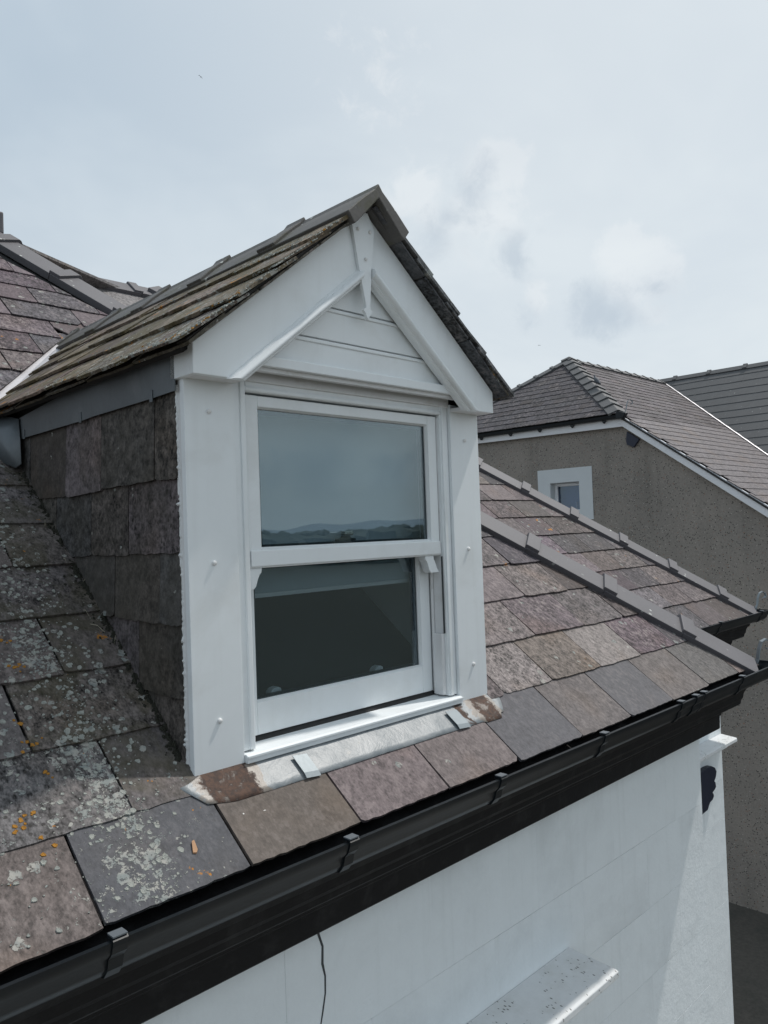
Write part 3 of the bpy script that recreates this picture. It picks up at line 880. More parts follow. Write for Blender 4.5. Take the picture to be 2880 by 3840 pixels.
# ------------------------------------------------------------------ gutters and cornice
gut_out = [(0.210, -0.846), (0.212, -0.852), (0.235, -0.868), (0.262, -0.874), (0.288, -0.868), (0.305, -0.848), (0.312, -0.826), (0.326, -0.812), (0.332, -0.796), (0.334, -0.786), (0.322, -0.786), (0.321, -0.796), (0.314, -0.808), (0.302, -0.822), (0.296, -0.842), (0.283, -0.858), (0.262, -0.864), (0.240, -0.859), (0.220, -0.850), (0.218, -0.846)]
cornice = [(0.0, -0.72), (0.12, -0.80), (0.209, -0.852), (0.209, -0.888), (0.205, -0.892), (0.203, -0.915), (0.190, -0.925), (0.180, -0.945), (0.176, -0.972), (0.168, -0.985), (0.166, -1.003), (0.160, -1.010), (0.145, -1.012), (0.138, -1.020), (0.110, -1.024), (0.095, -1.034), (0.090, -1.060), (0.084, -1.066), (0.082, -1.132), (0.074, -1.139), (0.0, -1.139)]


def eaves(path, brackets, parent, tag):
    c = mesh('cornice', *sweep(cornice, path), 'black_timber', parent, bevel=0.0015, seg=1)
    g_ = mesh('gutter', *sweep(gut_out, path), 'black_gutter', parent, sharp=40)
    x0y = path[0][1]
    for xb in brackets:
        w = 0.016
        prof = [(d + 0.004 if d > 0.27 else d, z - (0.004 if z < -0.83 else 0.0)) for d, z in gut_out[1:10]]
        pr = [(0.2085, -0.848)] + prof + [(0.339, -0.784), (0.332, -0.7785), (0.312, -0.7785), (0.312, -0.784)]
        inner = [(0.330, -0.785), (0.322, -0.815), (0.308, -0.826), (0.300, -0.85), (0.286, -0.866), (0.262, -0.8715), (0.238, -0.866), (0.222, -0.855)]
        v, f = extr([(xb - w, x0y - d, z) for d, z in pr + inner], (2 * w, 0, 0))
        b_ = mesh('gutter_bracket', v, f, 'black_gutter', g_)
        mesh('clip', *boxg(xb - w * 0.95, xb + w * 0.95, x0y - 0.337, x0y - 0.311, -0.7783, -0.7755), 'gutter_clip', g_)
    return g_


eaves([(-1.7, 0.0), (XC1, 0.0), (XC1, YW2 + 0.02)], [-1.0, -0.373, 0.253, 0.888, 1.526, 2.176, 2.326, 2.412, 2.867], HOUSE, 'front')
# union piece between the paired clips
prf = [(d + 0.003 if d > 0.27 else d, z - (0.003 if z < -0.83 else 0)) for d, z in gut_out[1:10]]
v, f = extr([(2.33, -d, z) for d, z in [(0.2085, -0.848)] + prf + [(0.337, -0.7855), (0.3345, -0.7857), (0.3345, -0.79)] + [(d + 0.0012, z - 0.0008) for d, z in gut_out[8:1:-1]]], (0.08, 0, 0))
mesh('gutter_union', v, f, 'black_gutter', HOUSE)
eaves([(XC1 + 0.2, YW2), (XC2, YW2), (XC2, 5.4)], [4.2, 4.85, 5.70], HOUSE, 'rear')
# soffit filler boards behind the gutter under the slates
for (xa, xb, yy) in ((-1.6, XC1 + 0.15, 0.0), (XC1 + 0.3, XC2 + 0.1, YW2)):
    box('tilting_board', xa, xb, yy - 0.20, yy - 0.15, -0.868, -0.848, 'gutter_inside', HOUSE)

# ------------------------------------------------------------------ the dormer
DOR = thing('dormer_window', 'white framed dormer with slate cheeks, steep slate gable roof and sash window', 'dormer', (0.625, 0.05, -0.65))
XL, XR = 0.0, 1.25
YB = -0.071                                     # bargeboard face
W_ = 'upvc'
# corner boards with screw caps
cbl = box('corner_board', XL, 0.158, 0.0, 0.02, -0.638, 0.45, W_, DOR, bevel=0.0015)
cbr = box('corner_board', 1.090, XR, 0.0, 0.02, -0.646, 0.45, W_, DOR, bevel=0.0015)


def cap(x, y, z, parent, r=0.0068, hh=0.007):
    v, f = [], []
    n = 12
    for (rr, dy) in ((r, 0.0), (r, -hh * 0.5), (r * 0.75, -hh * 0.9), (r * 0.3, -hh)):
        for i in range(n):
            a = 2 * math.pi * i / n; v.append((x + rr * math.cos(a), y + dy, z + rr * math.sin(a)))
    for k in range(3):
        for i in range(n):
            f.append((k * n + i, k * n + (i + 1) % n, (k + 1) * n + (i + 1) % n, (k + 1) * n + i))
    f.append(tuple(range(3 * n, 4 * n)))
    return mesh('screw_cap', v, f, 'plastic_white', parent, smooth=True)


for (x, z) in ((0.075, 0.340), (0.078, -0.072), (0.081, -0.497)): cap(x, -0.0002, z, cbl)
for (x, z) in ((1.167, 0.324), (1.168, -0.079), (1.172, -0.504)): cap(x, -0.0002, z, cbr)
# thin side trim and ragged sealant on the left edge
box('edge_trim', 0.0025, 0.03, 0.0205, 0.034, -0.628, 0.43, 'upvc_dull', DOR, bevel=0.001)
v, f = [], []
n_ = 160
for i in range(n_ + 1):
    z = -0.635 + 1.045 * i / n_
    d = 0.003 + random.uniform(0, 0.003) + (0.006 if random.random() < 0.10 else 0)
    o_ = random.uniform(-0.0022, 0.0005) - (0.003 if random.random() < 0.08 else 0)
    v += [(0.004, 0.0315, z), (0.0005 + o_, 0.0345, z), (o_ - 0.001, 0.0345 + d, z), (0.008, 0.0345 + d, z)]
for i in range(n_):
    b = 4 * i
    for j in range(3): f.append((b + j, b + j + 1, b + 5 + j, b + 4 + j))
mesh('sealant_bead', v, f, 'caulk', DOR)

# structure behind (closed core so that nothing shows through)
box('frame_gap', 0.150, 0.17, 0.021, 0.03, -0.6, 0.47, 'sealant', DOR)
box('frame_gap', 1.080, 1.10, 0.021, 0.03, -0.6, 0.47, 'sealant', DOR)
box('core_wall', 0.018, 0.10, 0.036, 1.5, -0.75, 0.46, 'felt', DOR)
box('core_wall', 1.15, 1.232, 0.036, 1.5, -0.75, 0.46, 'felt', DOR)


# box frame of the window
FR = node('window_frame', DOR, (0.625, 0.03, -0.6))
yf = 0.012
XJ0, XJ1 = 0.205, 1.045
box('jamb', 0.1602, XJ0, yf, 0.13, -0.601, 0.48, W_, FR, bevel=0.003)
box('jamb', XJ1, 1.0878, yf, 0.13, -0.601, 0.48, W_, FR, bevel=0.003)
box('jamb_bead', 1.050, 1.066, yf - 0.006, yf + 0.003, -0.60, 0.455, W_, FR, bevel=0.0025)
box('jamb_bead', 0.184, 0.200, yf - 0.006, yf + 0.003, -0.60, 0.455, W_, FR, bevel=0.0025)
box('head', XJ0 + 0.0005, XJ1 - 0.0005, yf + 0.001, 0.13, 0.411, 0.479, W_, FR, bevel=0.003)
box('head_bead', 0.20, 1.05, yf - 0.004, yf + 0.005, 0.4115, 0.4255, W_, FR, bevel=0.004)
box('head_fillet', 0.1586, 1.0894, 0.004, yf + 0.004, 0.440, 0.479, 'upvc_dull', FR, bevel=0.002)
# parting bead and track details in the right reveal
box('parting_bead', XJ1 - 0.011, XJ1 - 0.0004, 0.066, 0.076, -0.598, 0.41, 'upvc_dull', FR, bevel=0.002)
box('parting_bead', XJ0 + 0.0004, XJ0 + 0.011, 0.066, 0.076, -0.598, 0.41, 'upvc_dull', FR, bevel=0.002)
box('track_filler', XJ1 - 0.017, XJ1 - 0.0006, 0.024, 0.0655, -0.597, -0.378, 'upvc_dull', FR, bevel=0.002)
box('brush_pile', XJ1 - 0.006, XJ1 - 0.0005, 0.020, 0.0235, -0.377, -0.10, 'sealant', FR)
box('track_liner', XJ1 - 0.004, XJ1 - 0.0005, 0.026, 0.064, -0.377, 0.40, 'upvc_dull', FR)

# sill
prof = [(-0.014, -0.6295), (-0.014, -0.613), (-0.011, -0.608), (-0.005, -0.606), (0.085, -0.6012), (0.14, -0.600), (0.14, -0.632), (0.02, -0.6325)]
prism_yz('window_sill', prof, 0.1588, 1.0892, W_, DOR, bevel=0.0016)
box('sill_nosing', 0.1590, 1.089, -0.018, -0.0145, -0.6155, -0.6085, W_, DOR, bevel=0.001)


def sash(name, x0, x1, z0, z1, y0, y1, stile, toprail, botrail, parent, face=W_):
    s = node(name, parent, ((x0 + x1) / 2, y0, z0))
    box('stile', x0, x0 + stile, y0, y1, z0, z1, face, s, bevel=0.002)
    box('stile', x1 - stile, x1, y0, y1, z0, z1, face, s, bevel=0.002)
    box('top_rail', x0 + stile + .0003, x1 - stile - .0003, y0 + .0004, y1, z1 - toprail, z1, face, s, bevel=0.002)
    box('bottom_rail', x0 + stile + .0003, x1 - stile - .0003, y0 + .0004, y1, z0, z0 + botrail, face, s, bevel=0.002)
    gx0, gx1, gz0, gz1 = x0 + stile, x1 - stile, z0 + botrail, z1 - toprail
    # glazing beads: sloped strips on the four sides
    b = 0.005; yg = y0 + 0.016

    def strip(nm, A, B, C, D):
        mesh(nm, *extr([A, B, C, D], (0, 0.004, 0)), face, s)
    strip('glazing_bead', (gx0 - .001, y0 + .002, gz1), (gx1 + .001, y0 + .002, gz1), (gx1 - b, yg - .0045, gz1 - b), (gx0 + b, yg - .0045, gz1 - b))
    strip('glazing_bead', (gx0 - .001, y0 + .002, gz0), (gx0 + b, yg - .0045, gz0 + b), (gx1 - b, yg - .0045, gz0 + b), (gx1 + .001, y0 + .002, gz0))
    strip('glazing_bead', (gx0, y0 + .002, gz0), (gx0, y0 + .002, gz1), (gx0 + b, yg - .0045, gz1 - b), (gx0 + b, yg - .0045, gz0 + b))
    strip('glazing_bead', (gx1, y0 + .002, gz0), (gx1 - b, yg - .0045, gz0 + b), (gx1 - b, yg - .0045, gz1 - b), (gx1, y0 + .002, gz1))
    box('glass_pane', gx0 - 0.004, gx1 + 0.004, yg, yg + 0.003, gz0 - 0.004, gz1 + 0.004, 'glass', s)
    sp = 0.012
    parts = [boxg(gx0 + b - 0.003, gx0 + b + sp, yg + .004, yg + .019, gz0 + b, gz1 - b), boxg(gx1 - b - sp, gx1 - b + .003, yg + .004, yg + .019, gz0 + b, gz1 - b),
             boxg(gx0 + b, gx1 - b, yg + .0045, yg + .0185, gz1 - b - sp, gz1 - b + .003), boxg(gx0 + b, gx1 - b, yg + .0045, yg + .0185, gz0 + b - .003, gz0 + b + sp * 0.6)]
    mesh('spacer_bar', *join(parts), 'gasket', s)
    return s


US = sash('upper_sash', 0.212, 1.038, -0.096, 0.405, 0.026, 0.064, 0.044, 0.032, 0.055, DOR)
LS = sash('lower_sash', 0.212, 1.0335, -0.587, -0.045, 0.080, 0.118, 0.050, 0.040, 0.095, DOR)
# the meeting rail stands proud with a moulded front
box('meeting_rail', 0.2145, 1.0365, 0.0195, 0.0255, -0.0915, -0.044, W_, US, bevel=0.003)
# run-through horns
hp = [(0.0, 0.0), (0.046, 0.0), (0.046, -0.012), (0.050, -0.016), (0.056, -0.03), (0.062, -0.045), (0.073, -0.06), (0.030, -0.06), (0.022, -0.052), (0.014, -0.030), (0.008, -0.018), (0.002, -0.013)]
prism_xz('sash_horn', [(1.037 - 0.073 - 0.004 + x, -0.0965 + z) for x, z in hp], 0.028, 0.062, W_, US, bevel=0.0015)
prism_xz('sash_horn', [(0.213 + 0.073 - 0.030 - x, -0.0965 + z) for x, z in hp], 0.028, 0.062, W_, US, bevel=0.0015)
# catch on the meeting rail, lifts on the bottom rail
ck = node('sash_lock', LS, (0.65, 0.1, -0.04))
box('lock_base', 0.605, 0.695, 0.086, 0.114, -0.0448, -0.030, 'gasket', ck, bevel=0.004)
prism_xz('lock_plate', [(0.612, -0.0298), (0.688, -0.0298), (0.688, -0.022), (0.668, -0.020), (0.662, -0.012), (0.640, -0.012), (0.634, -0.020), (0.612, -0.022)], 0.090, 0.112, 'gasket', ck, bevel=0.002)
box('lock_lever', 0.632, 0.672, 0.084, 0.104, -0.0115, 0.004, 'chrome', ck, bevel=0.004)
for x in (0.364, 0.806):
    pr_ = [(x - 0.022 + 0.0, -0.494), (x - 0.022, -0.482), (x - 0.014, -0.472), (x + 0.006, -0.468), (x + 0.018, -0.474), (x + 0.022, -0.494)]
    prism_xz('sash_lift', pr_, 0.121, 0.150, 'plastic_white', LS, bevel=0.003)

# room behind the glass
RM = node('room_interior', DOR, (0.62, 0.6, -0.6))
mesh('inner_cheek', *extr([(1.125, 0.135, 0.43), (1.125, 0.135, -0.56), (1.125, 0.36, -0.56), (1.125, 1.58, 0.30), (1.125, 1.58, 0.43)], (0.02, 0, 0)), 'interior', RM)
mesh('inner_cheek', *extr([(0.125, 0.135, 0.43), (0.125, 0.135, -0.56), (0.125, 0.36, -0.56), (0.125, 1.58, 0.30), (0.125, 1.58, 0.43)], (-0.02, 0, 0)), 'interior', RM)
box('inner_ceiling', 0.10, 1.15, 0.131, 1.7, 0.43, 0.45, 'interior', RM)
box('inner_sill', 0.15, 1.10, 0.131, 0.30, -0.56, -0.535, 'interior', RM)
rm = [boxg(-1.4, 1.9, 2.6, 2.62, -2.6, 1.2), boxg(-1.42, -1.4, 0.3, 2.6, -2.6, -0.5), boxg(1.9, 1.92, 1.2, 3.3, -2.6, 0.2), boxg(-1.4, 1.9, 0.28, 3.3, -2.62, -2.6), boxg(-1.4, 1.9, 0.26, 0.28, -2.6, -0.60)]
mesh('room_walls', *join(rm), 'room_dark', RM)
box('roller_blind', 0.20, 1.06, 0.135, 0.139, -0.178, 0.42, 'blind', RM)
box('blind_bar', 0.20, 1.06, 0.1345, 0.142, -0.192, -0.1785, 'plastic_white', RM, bevel=0.002)
# bowl on the inner sill
v, f = [], []
n_ = 20
for (r, z) in ((0.028, -0.5348), (0.05, -0.530), (0.068, -0.514), (0.072, -0.503), (0.068, -0.503), (0.055, -0.518), (0.0, -0.524)):
    for i in range(n_):
        a = 2 * math.pi * i / n_; v.append((0.63 + r * math.cos(a), 0.215 + r * math.sin(a), z))
for k in range(6):
    for i in range(n_): f.append((k * n_ + i, k * n_ + (i + 1) % n_, (k + 1) * n_ + (i + 1) % n_, (k + 1) * n_ + i))
bw = mesh('white_bowl', v, f, 'plastic_white', None, smooth=True)
bw['label'] = 'small white bowl on the sill inside the dormer window'; bw['category'] = 'bowl'

# ---------------- gable: bargeboards, moulding, finial, panel
DSL = 0.806                                    # dormer roof slope
AX, AZ = 0.622, 1.014
zb = 0.423


def edge_z(x): return AZ - DSL * abs(x - AX)


left = [(-0.012, zb), (-0.012, edge_z(-0.012)), (AX, AZ), (AX, 0.802), (0.150, zb)]
right = [(1.258, zb), (1.258, edge_z(1.258)), (AX + .0006, AZ), (AX + .0006, 0.802), (1.094, zb)]
prism_xz('bargeboard', left, YB, YB + 0.02, W_, DOR, bevel=0.0018)
prism_xz('bargeboard', right[::-1], YB, YB + 0.02, W_, DOR, bevel=0.0018)
# returns and box ends at the feet
for s, xs in ((0, (-0.012, 0.0075)), (1, (1.2385, 1.258))):
    xo = xs[0] if s == 0 else xs[1]
    prism_yz('box_end', [(YB + 0.0205, zb), (0.045, zb), (0.045, edge_z(xo) - 0.01), (YB + 0.0205, edge_z(xo) - 0.004)], xs[0], xs[1], W_, DOR, bevel=0.0015)
box('box_soffit', 0.008, 0.152, YB + 0.0206, 0.004, zb + 0.001, zb + 0.012, 'upvc_dull', DOR)
box('box_soffit', 1.092, 1.238, YB + 0.0206, 0.004, zb + 0.001, zb + 0.012, 'upvc_dull', DOR)


def moulding(p0, p1, wdt, outward, nm):
    """half-round moulding along the lower edge of a bargeboard, cut level at the foot"""
    p0, p1 = V((p0[0], 0, p0[1])), V((p1[0], 0, p1[1]))
    d = (p1 - p0).normalized(); q = V((-d.z, 0, d.x)); q = q if q.dot(V((outward[0], 0, outward[1]))) > 0 else -q
    prof = [(0.0, 0.0)]
    prof += [(0.004, -0.008)] + [(0.008 + (wdt - 0.014) * (0.5 - 0.5 * math.cos(math.pi * i / 8)), -0.008 - 0.020 * math.sin(math.pi * i / 8)) for i in range(9)] + [(wdt - 0.003, -0.006), (wdt, 0.0)]
    v = []
    for c in (p0, p1):
        for a, y in prof:
            pt = c + q * a
            if c is p0:
                pt = pt + d * ((zb - 0.004 - pt.z) / d.z)
            else:
                pt = pt + d * (((0.5885 if d.x > 0 else 0.6365) - pt.x) / d.x)
            v.append((pt.x, YB - 0.0003 + y, pt.z))
    n = len(prof)
    f = [(i, i + 1, n + i + 1, n + i) for i in range(n - 1)] + [tuple(range(n))[::-1], tuple(range(n, 2 * n)), (n - 1, 0, n, 2 * n - 1)]
    return mesh(nm, v, f, W_, DOR, sharp=40)


moulding((0.142, 0.416), (0.595, 0.781), 0.037, (-1, 1), 'bead_moulding')
moulding((1.102, 0.416), (0.649, 0.781), 0.037, (1, 1), 'bead_moulding')
# finial board
fin = [(0.607, 1.004), (0.555, 0.959), (0.579, 0.828), (0.606, 0.703), (0.593, 0.693), (0.603, 0.680), (0.606, 0.672), (0.614, 0.664), (0.618, 0.673), (0.632, 0.690), (0.623, 0.703), (0.633, 0.819), (0.652, 0.955), (0.625, 1.004)]
fo = prism_xz('finial_board', fin, YB - 0.012, YB - 0.0006, W_, DOR, bevel=0.0008)
for (x, z) in ((0.579, 0.944), (0.630, 0.945), (0.608, 0.854)): cap(x, YB - 0.0122, z, fo, 0.0058, 0.006)
# grooved gable panel: each board on its own
ypn = -0.042
GP = node('gable_panel', DOR, (0.62, ypn, 0.48))
levels = [(0.505, 0.584), (0.588, 0.600 + 0.088), (0.692, 0.80)]


def hw(z): return max(0.0, (0.80 - z) / 0.806) + 0.05


for i, (za, zc) in enumerate(levels):
    a, b = hw(za), hw(zc)
    prism_xz('panel_board', [(AX - a, za), (AX + a, za), (AX + b, zc), (AX - b, zc)], ypn, ypn + 0.008, W_, GP, bevel=0.002)
    if i < 2:
        a = hw(zc)
        prism_xz('panel_groove', [(AX - a, zc - 0.003), (AX + a, zc - 0.003), (AX + a - 0.01, zc + 0.007), (AX - a + 0.01, zc + 0.007)], ypn + 0.0082, ypn + 0.012, 'upvc_dull', GP)
        prism_xz('panel_lip', [(AX - a, zc - 0.013), (AX + a, zc - 0.013), (AX + a, zc - 0.0035), (AX - a, zc - 0.0035)], ypn - 0.004, ypn - 0.0004, W_, GP, bevel=0.0018)
box('gable_trim', AX - 0.43, AX + 0.43, ypn - 0.016, ypn + 0.008, 0.474, 0.503, W_, DOR, bevel=0.0025)
box('gable_trim_back_board', AX - 0.46, AX + 0.46, ypn + 0.0005, ypn + 0.020, 0.462, 0.4735, 'upvc_dull', DOR)  # dull recessed strip below the gable trim
prism_xz('gable_back', [(-0.01, 0.462), (1.255, 0.462), (AX, 0.975)], 0.02, 0.03, 'felt', DOR)

# ---------------- dormer roof
DRF_L = Frame((AX, 0, AZ + 0.020), (0, 1, 0), (1, 0, DSL))      # x = along Y, u measured up from ridge (negative is down)
DRF_L.en = V((-DSL, 0, 1)).normalized()
DRF_R = Frame((AX, 0, AZ + 0.020), (0, 1, 0), (-1, 0, DSL))
DRF_R.en = V((DSL, 0, 1)).normalized()
DR = node('dormer_roof', DOR, (AX, 0.6, 0.5))
SL = math.hypot(1, DSL)
YV = -0.128                                    # verge line
EAVX = 0.690                                   # half width at the eave
Ueave = -EAVX * SL


TOPCUT = (0.0, 1.0, -0.012)


def valley_cut(fr):
    """stop slates at the main roof: y <= (z - ZR)/0.79254 + gap"""
    # z = O.z + eu.z*u ; x=y  -> y - eu.z/0.79254*u <= (O.z-ZR)/0.79254
    return (1.0, -fr.eu.z / 0.79254, (fr.O.z - ZR) / 0.79254 - 0.05)


for fr, nm in ((DRF_L, 'l'), (DRF_R, 'r')):
    vc = valley_cut(fr)
    pts = [(YB + 0.025, -0.02), (YB + 0.025, Ueave + 0.035), (1.6, Ueave + 0.035), (2.15, -0.02)]
    pts = clip(pts, vc[0], vc[1], vc[2] + 0.02)
    board('roof_boarding', fr, pts, -0.026, 0.012, 'felt', DR)
    # undercloak slates showing at the verge
    for k in range(3):
        u = Ueave + 0.02 + k * 0.285
        slate(fr, DR, YV + 0.012, YB + 0.14, u, 0.28, 0.006, 0.0, mat_='slate', color=(0.085, 0.088, 0.095, 0.0) if nm == 'r' else (0.12, 0.11, 0.09, 0.35), ragged=0.003, name='undercloak_slate', headdrop=-0.0095, cuts=(TOPCUT,))
    box_pts = [fr.p(YV + 0.028, Ueave + 0.03, -0.005), fr.p(YV + 0.028, -0.03, -0.005), fr.p(YV + 0.028, -0.03, 0.004), fr.p(YV + 0.028, Ueave + 0.03, 0.004)]
    mesh('verge_mortar', *extr(box_pts, (0, 0.05, 0)), 'mortar', DR)
    for k in range(5):
        u = Ueave + 0.190 * k + (0.0 if k == 0 else 0.012)
        off = YV + (0 if k % 2 == 0 else -0.15)
        for i in range(9):
            ya, yb = off + i * 0.30, off + (i + 1) * 0.30
            ya2 = max(ya, YV + random.uniform(-0.006, 0.006))
            if yb - ya2 < 0.05: continue
            if nm == 'l':
                col = jit(random.choice([(0.185, 0.15, 0.115), (0.165, 0.138, 0.098), (0.18, 0.138, 0.118), (0.135, 0.115, 0.085), (0.12, 0.095, 0.082)]), 0.3)
                li = 0.60 - 0.26 * min(1, max(0, ya2) / 0.7)
                if k == 0: li += 0.12
            else:
                col = jit((0.13, 0.135, 0.14), 0.1); li = 0.3
            slate(fr, DR, ya2 + 0.0035, yb - 0.0035, u + random.uniform(-0.014, 0.012), 0.26, random.uniform(0.007, 0.011), random.uniform(0.010, 0.016), mat_='slate_dormer' if nm == 'l' else 'slate', color=tuple(col) + (li,), ragged=0.007, cuts=(vc, TOPCUT), skew=random.uniform(-0.014, 0.014))
# underlay course at the dormer eave
for fr in (DRF_L, DRF_R):
    for i in range(6):
        ya = YV + 0.01 + i * 0.30
        slate(fr, DR, ya, ya + 0.297, Ueave + 0.012, 0.15, 0.007, -0.004, color=(0.10, 0.09, 0.075, 0.45), ragged=0.006, cuts=(valley_cut(fr),), mat_='slate_mossy', headdrop=-0.004)

DRI = node('dormer_ridge', DOR, (AX, 1.0, 1.05))
wl, wr = (-1, 0, -DSL), (1, 0, -DSL)
y = YV - 0.012
lens_ = [0.455, 0.455, 0.455, 0.455, 0.46]
for i, L in enumerate(lens_):
    sag = -0.004 * math.sin(i * 1.1)
    a, b = V((AX, y, AZ + 0.036 + sag)), V((AX, y + L - 0.004, AZ + 0.034 + sag))
    angle_tile(DRI, a, b, wl, wr, wing=0.172, th=0.026, raise_=0.018, collar=True, material='ridge_tile', name='ridge_tile', collar_len=0.085, ch=0.013, collar_at=1, round_=True, skirt=0.016)
    y += L
prism_xz('ridge_mortar', [(AX - 0.115, AZ - 0.06), (AX, AZ + 0.025), (AX + 0.115, AZ - 0.06), (AX + 0.085, AZ - 0.062), (AX, AZ - 0.004), (AX - 0.085, AZ - 0.062)], YV + 0.03, YV + 0.06, 'mortar', DOR)

# valley lead on the left, between dormer slope and main roof
pa, pb = V((0.05 - 0.10, 1.455, 0)), V((0.56, 2.075, 0))
vs = []
for (x, yq, w) in ((-0.05, 1.42, 0.075), (0.10, 1.58, 0.08), (0.25, 1.745, 0.08), (0.40, 1.91, 0.08), (0.56, 2.08, 0.06)):
    d = V((1, 1.03)).normalized(); n2 = V((-d.y, d.x))
    for t_ in (1.35, 0.1, -0.25):
        X, Y = x + n2.x * w * t_, yq + n2.y * w * t_
        vs.append(V((X, Y, yz(Y) + 0.006 + (0.004 if t_ > 1 else (0.0 if t_ > 0 else 0.012)))))
fs = []
for i in range(4):
    for j in range(2): fs.append((i * 3 + j, i * 3 + j + 1, i * 3 + j + 4, i * 3 + j + 3))
vo = mesh('valley_lead', vs, fs, 'valley_lead', DOR)
so = vo.modifiers.new('solid', 'SOLIDIFY'); so.thickness = 0.004

# ---------------- cheeks: hung slates with lead cover strip
CK = Frame((0.010, 0, 0), (0, 1, 0), (0, 0, 1)); CK.en = V((-1, 0, 0))
CHEEK = node('dormer_cheek', DOR, (0.01, 0.5, -0.3))
rows = [(0.162, 0.30, [0.036, 0.152, 0.489, 0.75, 1.063, 1.30]), (-0.047, 0.27, [0.036, 0.323, 0.572, 0.844, 1.1]),
        (-0.232, 0.25, [0.036, 0.149, 0.42, 0.70, 0.9]), (-0.43, 0.26, [0.036, 0.279, 0.52, 0.7]), (-0.66, 0.29, [0.036, 0.20, 0.45])]
ccols = [(0.082, 0.073, 0.066), (0.072, 0.067, 0.062), (0.100, 0.087, 0.090), (0.078, 0.068, 0.062), (0.075, 0.073, 0.072)]
s_main = 0.79254
for r, (z0, ln, js) in enumerate(rows):
    for i in range(len(js) - 1):
        dz = random.uniform(-0.006, 0.006) - (0.012 if r == 0 and i >= 2 else 0)
        col = jit(ccols[(r * 2 + i) % 5], 0.12)
        if r == 0 and i == 2: col = (0.135, 0.115, 0.120)
        # keep above the main roof: z >= ZR + s*y - small
        cut = (s_main, -1.0, -(ZR - 0.004))
        slate(CK, CHEEK, js[i] + 0.002, js[i + 1] - 0.002, z0 + dz, ln, 0.007, 0.010, mat_='slate_cheek', color=tuple(col) + (0.10,), ragged=0.003, cuts=(cut,), skew=random.uniform(-0.006, 0.006), name='hung_slate')
mesh('cheek_core', *extr([(0.012, 0.036, -0.66), (0.012, 1.5, 0.50), (0.012, 0.036, 0.50)], (0.004, 0, 0)), 'felt', DOR)
mesh('cheek_core', *extr([(1.238, 0.036, -0.66), (1.238, 1.5, 0.50), (1.238, 0.036, 0.50)], (0.02, 0, 0)), 'slate', DOR, color=(0.12, 0.11, 0.11, 0.1))
# lead cover strip with clips
prism_yz('lead_cover', [(0.024, 0.392), (0.15, 0.389), (0.52, 0.387), (0.60, 0.384), (1.12, 0.383), (1.135, 0.46), (0.6, 0.50), (0.024, 0.50)], -0.012, -0.009, 'lead', DOR)
for yy in (0.149, 0.61, 1.09):
    box('lead_clip', -0.0155, -0.0122, yy - 0.008, yy + 0.008, 0.378, 0.412, 'lead', DOR, bevel=0.001)
# soaker flap at the back end of the cheek
fl = [(-0.016, 1.125, 0.455), (-0.018, 1.110, 0.378), (-0.028, 1.078, 0.285), (-0.040, 1.10, 0.272), (-0.06, 1.185, 0.300), (-0.09, 1.30, 0.385), (-0.11, 1.42, 0.485), (-0.05, 1.42, 0.505), (-0.02, 1.30, 0.49)]
cc = V((-0.055, 1.22, 0.395))
fl = [V(p) for p in fl]
v = fl + [cc]; f = [(i, (i + 1) % len(fl), len(fl)) for i in range(len(fl))]
fo = mesh('lead_soaker', v, f, 'lead', DOR, smooth=True)
so = fo.modifiers.new('solid', 'SOLIDIFY'); so.thickness = 0.004

# dirt, moss and dry stalks in the angle between cheek and roof
rnd = random.Random(8); vs, fs = [], []
for i in range(420):
    yv = rnd.uniform(0.05, 1.12); x = 0.004 - abs(rnd.gauss(0, 0.02)); r = rnd.uniform(0.003, 0.010) * (1.2 if x > -0.02 else 0.7)
    c = V((x, yv, yz(yv) + 0.016 + r * 0.2)); b = len(vs)
    for dxy in ((1, 0, 0), (0, 1, 0.7), (-1, 0, 0), (0, -1, -0.7), (0, 0, 1)):
        vs.append(c + V((dxy[0], dxy[1], dxy[2])) * r * rnd.uniform(0.6, 1.2))
    fs += [(b, b + 1, b + 4), (b + 1, b + 2, b + 4), (b + 2, b + 3, b + 4), (b + 3, b, b + 4)]
dm = mesh('moss_litter', vs, fs, 'dirt_moss'); dm['kind'] = 'stuff'; dm['label'] = 'dark moss and litter along the foot of the slate cheek'; dm['category'] = 'moss'
vs, fs = [], []
for (x, yv, l, ang) in ((-0.03, 0.44, 0.05, 2.3), (-0.02, 0.40, 0.045, 0.9), (-0.035, 0.86, 0.03, 1.2), (-0.015, 0.62, 0.03, 0.5), (-0.05, 0.5, 0.03, 2.0), (-0.03, 0.70, 0.025, 1.9)):
    a = V((x, yv, yz(yv) + 0.02)); d = V((math.cos(ang), math.sin(ang), math.sin(ang) * 0.79)).normalized() * l
    p = [a, a + d * 0.5 + V((0, 0, 0.008)), a + d]; w = V((-d.y, d.x, 0)).normalized() * 0.0008
    b = len(vs)
    for q in p: vs += [q - w, q + w, q + V((0, 0, 0.0015))]
    for i in range(2):
        for j in range(3): fs.append((b + i * 3 + j, b + i * 3 + (j + 1) % 3, b + i * 3 + 3 + (j + 1) % 3, b + i * 3 + 3 + j))
st = mesh('dry_stalks', vs, fs, 'dry_grass'); st['kind'] = 'stuff'; st['label'] = 'a few pale dry grass stalks caught below the cheek'; st['category'] = 'grass'

